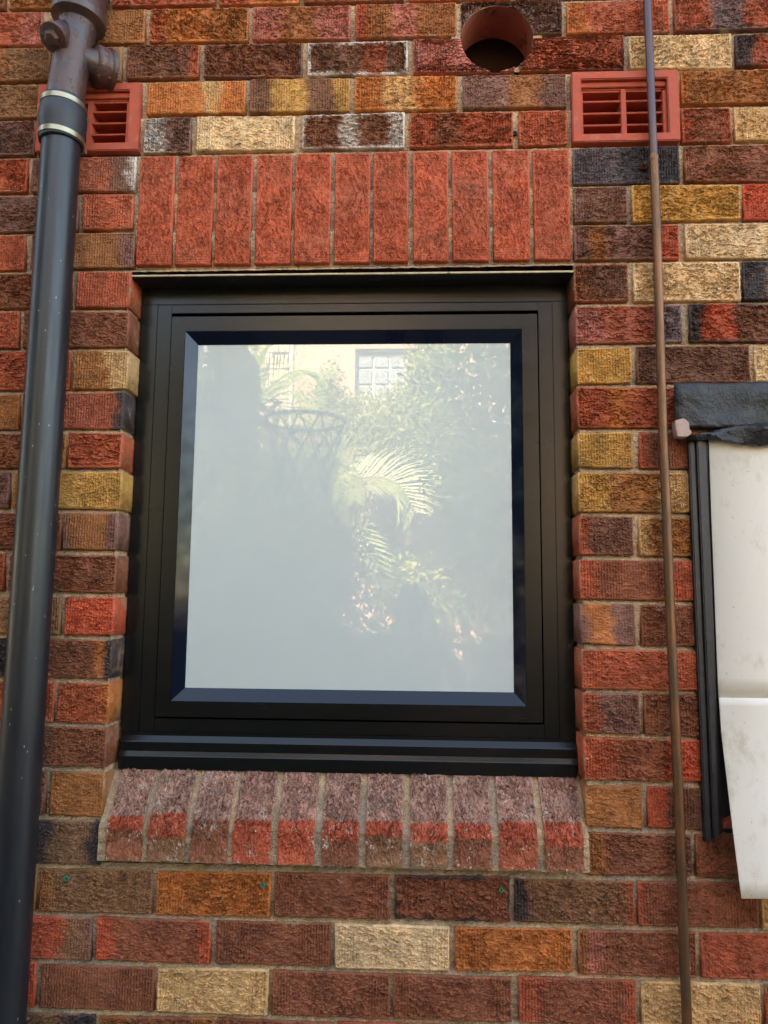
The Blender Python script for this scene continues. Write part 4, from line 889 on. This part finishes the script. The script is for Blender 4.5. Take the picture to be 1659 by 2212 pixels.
# palms
def frond(mb_l, mb_r, pts, wid, nleaf, up=0.35, droop=0.25, seed=0, roll=0.0):
    r = random.Random(seed); P3 = [Vector(p) for p in pts]
    def ev(t):
        s = t*(len(P3)-1); i = min(len(P3)-2, int(s)); f = s-i
        p0, p1, p2, p3 = P3[max(0, i-1)], P3[i], P3[i+1], P3[min(len(P3)-1, i+2)]
        return 0.5*((2*p1)+(p2-p0)*f+(2*p0-5*p1+4*p2-p3)*f*f+(3*p1-p0-3*p2+p3)*f**3)
    mb_r.tube([ev(i/14) for i in range(15)], [0.014*(1-i/14)+0.002 for i in range(15)], 6)
    for s in (-1, 1):
        for i in range(nleaf):
            t = 0.12+0.88*(i+0.5*r.random())/nleaf; p = ev(t); tan = (ev(min(1, t+0.02))-ev(max(0, t-0.02))).normalized()
            side = tan.cross(Vector((0, 0, 1))); side = side.normalized() if side.length > 1e-3 else Vector((1, 0, 0))
            upv = side.cross(tan)*1.0
            side, upv = side*math.cos(roll)+upv*math.sin(roll), upv*math.cos(roll)-side*math.sin(roll)
            L = wid*(math.sin(math.pi*(0.12+0.80*t))**0.7)*r.uniform(0.85, 1.1)
            d = (tan*0.75+side*s*0.75+upv*up).normalized(); e1 = p+d*L*0.55; e2 = p+d*L+Vector((0, 0, -droop*L))
            wv = d.cross(upv).normalized()*0.0105
            mb_l.add([p-wv*.5, p+wv*.5, e1+wv, e1-wv, e2], [(0, 1, 2, 3), (3, 2, 4)])
def palm(label, base, crownp, fronds, seed):
    t = empty('palm_tree', base); tag(t, label, 'palm', 'palms in the courtyard')
    mbt = MB(); mbt.tube([base, Vector(base).lerp(crownp, 0.5)+Vector((0.03, 0, 0)), crownp], [0.13, 0.10, 0.09], 12); sub(mbt.build('trunk', BARK, smooth=True), t)
    for i, (pts, wid, n, up, dr) in enumerate(fronds):
        ml, mr_ = MB(), MB(); frond(ml, mr_, pts, wid, n, up, dr, seed+i, 1.15 if i < 4 and seed == 40 or i < 3 and seed == 60 else 0.0)
        f = ml.build('frond', PALM); sub(f, t); q = mr_.build('rachis', PALM, smooth=True); q.parent = f
def arc(c, az, el, L, sag, n=5):
    d = Vector((math.cos(az)*math.cos(el), math.sin(az)*math.cos(el), math.sin(el)))
    return [c + d*L*i/(n-1) + Vector((0, 0, -sag*(i/(n-1))**2)) for i in range(n)]
Yp = 5.6; c = rf(722, 1045, Yp)
FR = [([c, rf(760, 1036, Yp), rf(823, 1031, Yp), rf(866, 1052, Yp-.05), rf(897, 1105, Yp-.1)], 0.46, 28, 0.2, 0.12),
      ([c, rf(728, 980, Yp), rf(690, 930, Yp+.1), rf(640, 918, Yp+.2), rf(600, 925, Yp+.3)], 0.36, 34, 0.5, 0.1),
      ([c, rf(735, 990, Yp-.3), rf(750, 1020, Yp-.5), rf(765, 1080, Yp-.6)], 0.30, 28, 0.2, 0.3),
      ([c, rf(745, 1075, Yp-.3), rf(775, 1130, Yp-.5), rf(812, 1210, Yp-.6), rf(850, 1320, Yp-.6)], 0.24, 26, 0.1, 0.05),
      ([c, rf(660, 990, Yp-.3), rf(580, 1030, Yp-.5), rf(500, 1090, Yp-.7)], 0.34, 34, 0.3, 0.2),
      ([c, rf(700, 1000, Yp-.5), rf(640, 990, Yp-1.0), rf(560, 1010, Yp-1.3)], 0.34, 34, 0.4, 0.2)]
for k in range(5): FR.append((arc(c, 2.2+k*0.7, 0.75, 1.2, 0.7), 0.32, 26, 0.35, 0.2))
palm('palm with a bright arching frond reflected near the middle of the pane', Vector((c.x-0.05, c.y, 0)), c, FR, 40)
Yp = 6.3; c2 = rf(530, 890, Yp)
FR = [([c2, rf(570, 850, Yp), rf(627, 806, Yp), rf(670, 803, Yp), rf(697, 820, Yp)], 0.48, 30, 0.3, 0.05),
      ([c2, rf(560, 880, Yp), rf(610, 850, Yp-.2), rf(650, 850, Yp-.3), rf(690, 880, Yp-.4)], 0.36, 34, 0.5, 0.1),
      ([c2, rf(545, 820, Yp), rf(560, 770, Yp), rf(590, 735, Yp)], 0.36, 30, 0.4, 0.1)]
for k in range(5): FR.append((arc(c2, 1.2+k*1.0, 0.8, 1.1, 0.7), 0.32, 24, 0.35, 0.2))
palm('palm with fronds crossing the stone pier in the reflection', Vector((c2.x, c2.y, 0)), c2, FR, 60)

# basketball hoop
HOOPM = simple('dark_hoop_steel', (0.03, 0.03, 0.035, 1), 0.5, 0.5); NETM = simple('dark_net_cord', (0.04, 0.04, 0.045, 1), 0.8)
Yb = 2.55; hc = rf(660, 912, Yb); R0 = 0.225
hp = empty('basketball_hoop', (hc.x-0.75, hc.y, 0)); tag(hp, 'dark basketball hoop with net on a pole reflected at the left of the pane', 'basketball hoop')
ring = [hc+Vector((R0*math.cos(a), R0*math.sin(a), 0)) for a in [2*math.pi*k/40 for k in range(41)]]
sub(MB().tube(ring, 0.011, 10, caps=False).build('rim', HOOPM, smooth=True), hp)
sub(MB().tube([hc+Vector((-R0, 0.05, 0)), hc+Vector((-0.36, 0.05, -0.01))], 0.012, 8).tube([hc+Vector((-R0, -0.05, 0)), hc+Vector((-0.36, -0.05, -0.01))], 0.012, 8).tube([hc+Vector((-R0*0.9, 0.08, 0)), hc+Vector((-0.36, 0.02, -0.12))], 0.010, 8).build('bracket', HOOPM), hp)
mb = MB()
for k in range(12):
    for s in (1, -1):
        pl = []
        for i in range(5):
            a = 2*math.pi*(k+s*i*0.5)/12; r = R0*(1-0.42*(i/4)**0.8); pl.append(hc+Vector((r*math.cos(a), r*math.sin(a), -0.42*i/4)))
        mb.tube(pl, 0.005, 5)
sub(mb.build('net', NETM), hp)
sub(MB().box(hc.x-0.39, hc.x-0.36, hc.y-0.45, hc.y+0.45, hc.z-0.14, hc.z+0.46).build('backboard', HOOPM, bevel=0.004), hp)
sub(MB().tube([(hc.x-0.75, hc.y, 0), (hc.x-0.75, hc.y, hc.z-0.2), (hc.x-0.65, hc.y, hc.z+0.05), (hc.x-0.39, hc.y, hc.z+0.15)], 0.035, 14).build('pole', HOOPM, smooth=True), hp)
sub(MB().box(hc.x-1.15, hc.x-0.45, hc.y-0.35, hc.y+0.35, 0.0, 0.14).build('base', HOOPM, bevel=0.03), hp)
# clipped hedge in the shade, hiding the foot of the house
hy = -3.55; hd = empty('hedge', (0.4, hy, 0)); tag(hd, 'dark clipped hedge in the shade reflected along the bottom of the pane', 'hedge')
core = simple('hedge_core', (0.02, 0.028, 0.012, 1), 0.95, bump=0.8, bscale=30, bdist=0.03)
gx = at(972, 1370, 3.73).x
for (a, b) in ((-3.6, gx-0.13), (gx+0.16, 4.2)): sub(MB().box(a, b, hy-0.35, hy+0.30, 0.0, 1.36).build('branch_core', core, bevel=0.08), hd)
HB = [(-3.4+0.36*i, hy, zz, 0.30, 0.38, 0.34) for i in range(22) for zz in (0.45, 1.0, 1.28+0.08*math.sin(i*2.1)) if abs(-3.4+0.36*i-gx) > 0.33]
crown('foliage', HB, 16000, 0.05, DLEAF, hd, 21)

# ------------------------------------------------------------------ the photographer
def person():
    px, py = 0.405, -2.02
    V = []; Eg = []; R = []
    def nv(p, r): V.append(p); R.append(r if isinstance(r, tuple) else (r, r)); return len(V)-1
    def chain(start, items):
        for p, r in items:
            i = nv(p, r); Eg.append((start, i)); start = i
        return start
    pel = nv((px, py, 0.90), (0.15, 0.11))
    ch = chain(pel, [((px, py, 1.05), (0.14, 0.10)), ((px, py+0.01, 1.24), (0.155, 0.11))])
    nk = chain(ch, [((px, py+0.02, 1.36), (0.10, 0.085)), ((px, py+0.03, 1.42), 0.055)])
    chain(nk, [((px, py+0.045, 1.48), (0.062, 0.07)), ((px, py+0.05, 1.54), (0.075, 0.092)), ((px, py+0.045, 1.60), (0.074, 0.092)), ((px, py+0.04, 1.645), 0.05)])
    for s in (-1, 1):
        leg = chain(pel, [((px+s*0.09, py, 0.82), 0.085), ((px+s*0.11, py+0.02, 0.48), 0.058), ((px+s*0.12, py, 0.12), 0.042), ((px+s*0.125, py+0.03, 0.045), (0.045, 0.04))])
        chain(leg, [((px+s*0.14, py+0.15, 0.035), (0.042, 0.03))])
        sh = chain(ch, [((px+s*0.17, py+0.01, 1.345), 0.062)])
        wr = chain(sh, [((px+s*0.235, py+0.10, 1.17), 0.046), ((px+s*0.17, py+0.24, 1.33), 0.038), ((px+s*0.085+0.01, py+0.365, 1.475), 0.026)])
        pm = chain(wr, [((px+s*0.062+0.015, py+0.395, 1.515), (0.030, 0.018))])
        for k in range(4):
            z = 1.50+0.021*k; ln = (0.85, 0.98, 1.0, 0.9)[k]
            chain(pm, [((px+s*0.056+0.015, py+0.408, z), 0.010), ((px+s*0.052*ln+0.015, py+0.424, z+0.006), 0.009), ((px+s*0.030*ln+0.015, py+0.4285, z+0.010), 0.008)])
        chain(pm, [((px+s*0.05+0.015, py+0.385, 1.52), 0.012), ((px+s*0.038+0.015, py+0.398, 1.548), 0.010)])
    me = bpy.data.meshes.new('body'); me.from_pydata(V, Eg, []); me.update()
    ob = bpy.data.objects.new('tmp', me); col.objects.link(ob)
    sk_ = ob.modifiers.new('skin', 'SKIN'); sk_.use_smooth_shade = True
    for i, r in enumerate(R): me.skin_vertices[0].data[i].radius = r
    me.skin_vertices[0].data[pel].use_root = True
    sb = ob.modifiers.new('sub', 'SUBSURF'); sb.levels = 1; sb.render_levels = 1
    bpy.context.view_layer.update()
    dg = bpy.context.evaluated_depsgraph_get(); m2 = bpy.data.meshes.new_from_object(ob.evaluated_get(dg), depsgraph=dg)
    bpy.data.objects.remove(ob)
    SKIN = simple('skin', (0.42, 0.24, 0.17, 1), 0.55, var=0.05); SHIRT = simple('navy_shirt', (0.03, 0.035, 0.05, 1), 0.85); TROU = simple('dark_trousers', (0.02, 0.02, 0.024, 1), 0.9); SHOE = simple('black_shoe', (0.01, 0.01, 0.01, 1), 0.5)
    for mt in (SKIN, SHIRT, TROU, SHOE): m2.materials.append(mt)
    for p in m2.polygons:
        c = p.center; p.use_smooth = True
        if c.z < 0.10: p.material_index = 3
        elif c.z < 0.92: p.material_index = 2
        elif c.z < 1.40 and c.y < py+0.20: p.material_index = 1
        else: p.material_index = 0
    t = empty('person', (px, py, 0)); tag(t, 'person in dark clothes holding up a phone, a dim reflection in the pane', 'person')
    b = bpy.data.objects.new('body', m2); col.objects.link(b); sub(b, t)
    HAIR = simple('dark_hair', (0.02, 0.014, 0.01, 1), 0.6, bump=0.5, bscale=200)
    mb = MB(); vs = []; nr, ns = 8, 20
    for i in range(nr):
        th = math.pi*0.62*i/(nr-1)
        for k in range(ns):
            a = 2*math.pi*k/ns; cut_ = 1.0 if math.sin(a) < 0.2 else 0.62
            tt = th*cut_; vs.append((px+0.084*math.sin(tt)*math.cos(a), py+0.045+0.103*math.sin(tt)*math.sin(a)-0.006, 1.578+0.100*math.cos(tt)))
    mb.add(vs, [(i*ns+k, i*ns+(k+1) % ns, (i+1)*ns+(k+1) % ns, (i+1)*ns+k) for i in range(nr-1) for k in range(ns)])
    sub(mb.build('hair', HAIR, smooth=True), t)
    for s in (-1, 1):
        sub(MB().tube([(px+s*0.074, py+0.04, 1.525), (px+s*0.083, py+0.035, 1.545), (px+s*0.080, py+0.035, 1.57)], [0.009, 0.014, 0.009], 8).build('ear', SKIN, smooth=True), t)
        sub(MB().tube([(px+s*0.030, py+0.132, 1.552), (px+s*0.030, py+0.139, 1.552)], [0.012, 0.006], 10).build('eye', HAIR), t)
    sub(MB().tube([(px, py+0.135, 1.555), (px, py+0.152, 1.520), (px, py+0.140, 1.512)], [0.008, 0.013, 0.012], 8).build('nose', SKIN, smooth=True), t)
    ph = empty('phone', (0.425, -1.592, 1.54)); tag(ph, 'black phone held up by the person reflected in the pane', 'phone')
    PB = simple('phone_black', (0.02, 0.02, 0.024, 1), 0.2)
    sub(MB().box(0.386, 0.458, -1.600, -1.592, 1.462, 1.612).build('case', PB, bevel=0.003), ph)
    for q in range(2): sub(MB().tube([(0.4246-0.0*q, -1.592, 1.60-0.024*q-0.002), (0.4246, -1.5895, 1.60-0.024*q-0.002)], 0.008, 16).build('lens', PB), ph)
person()
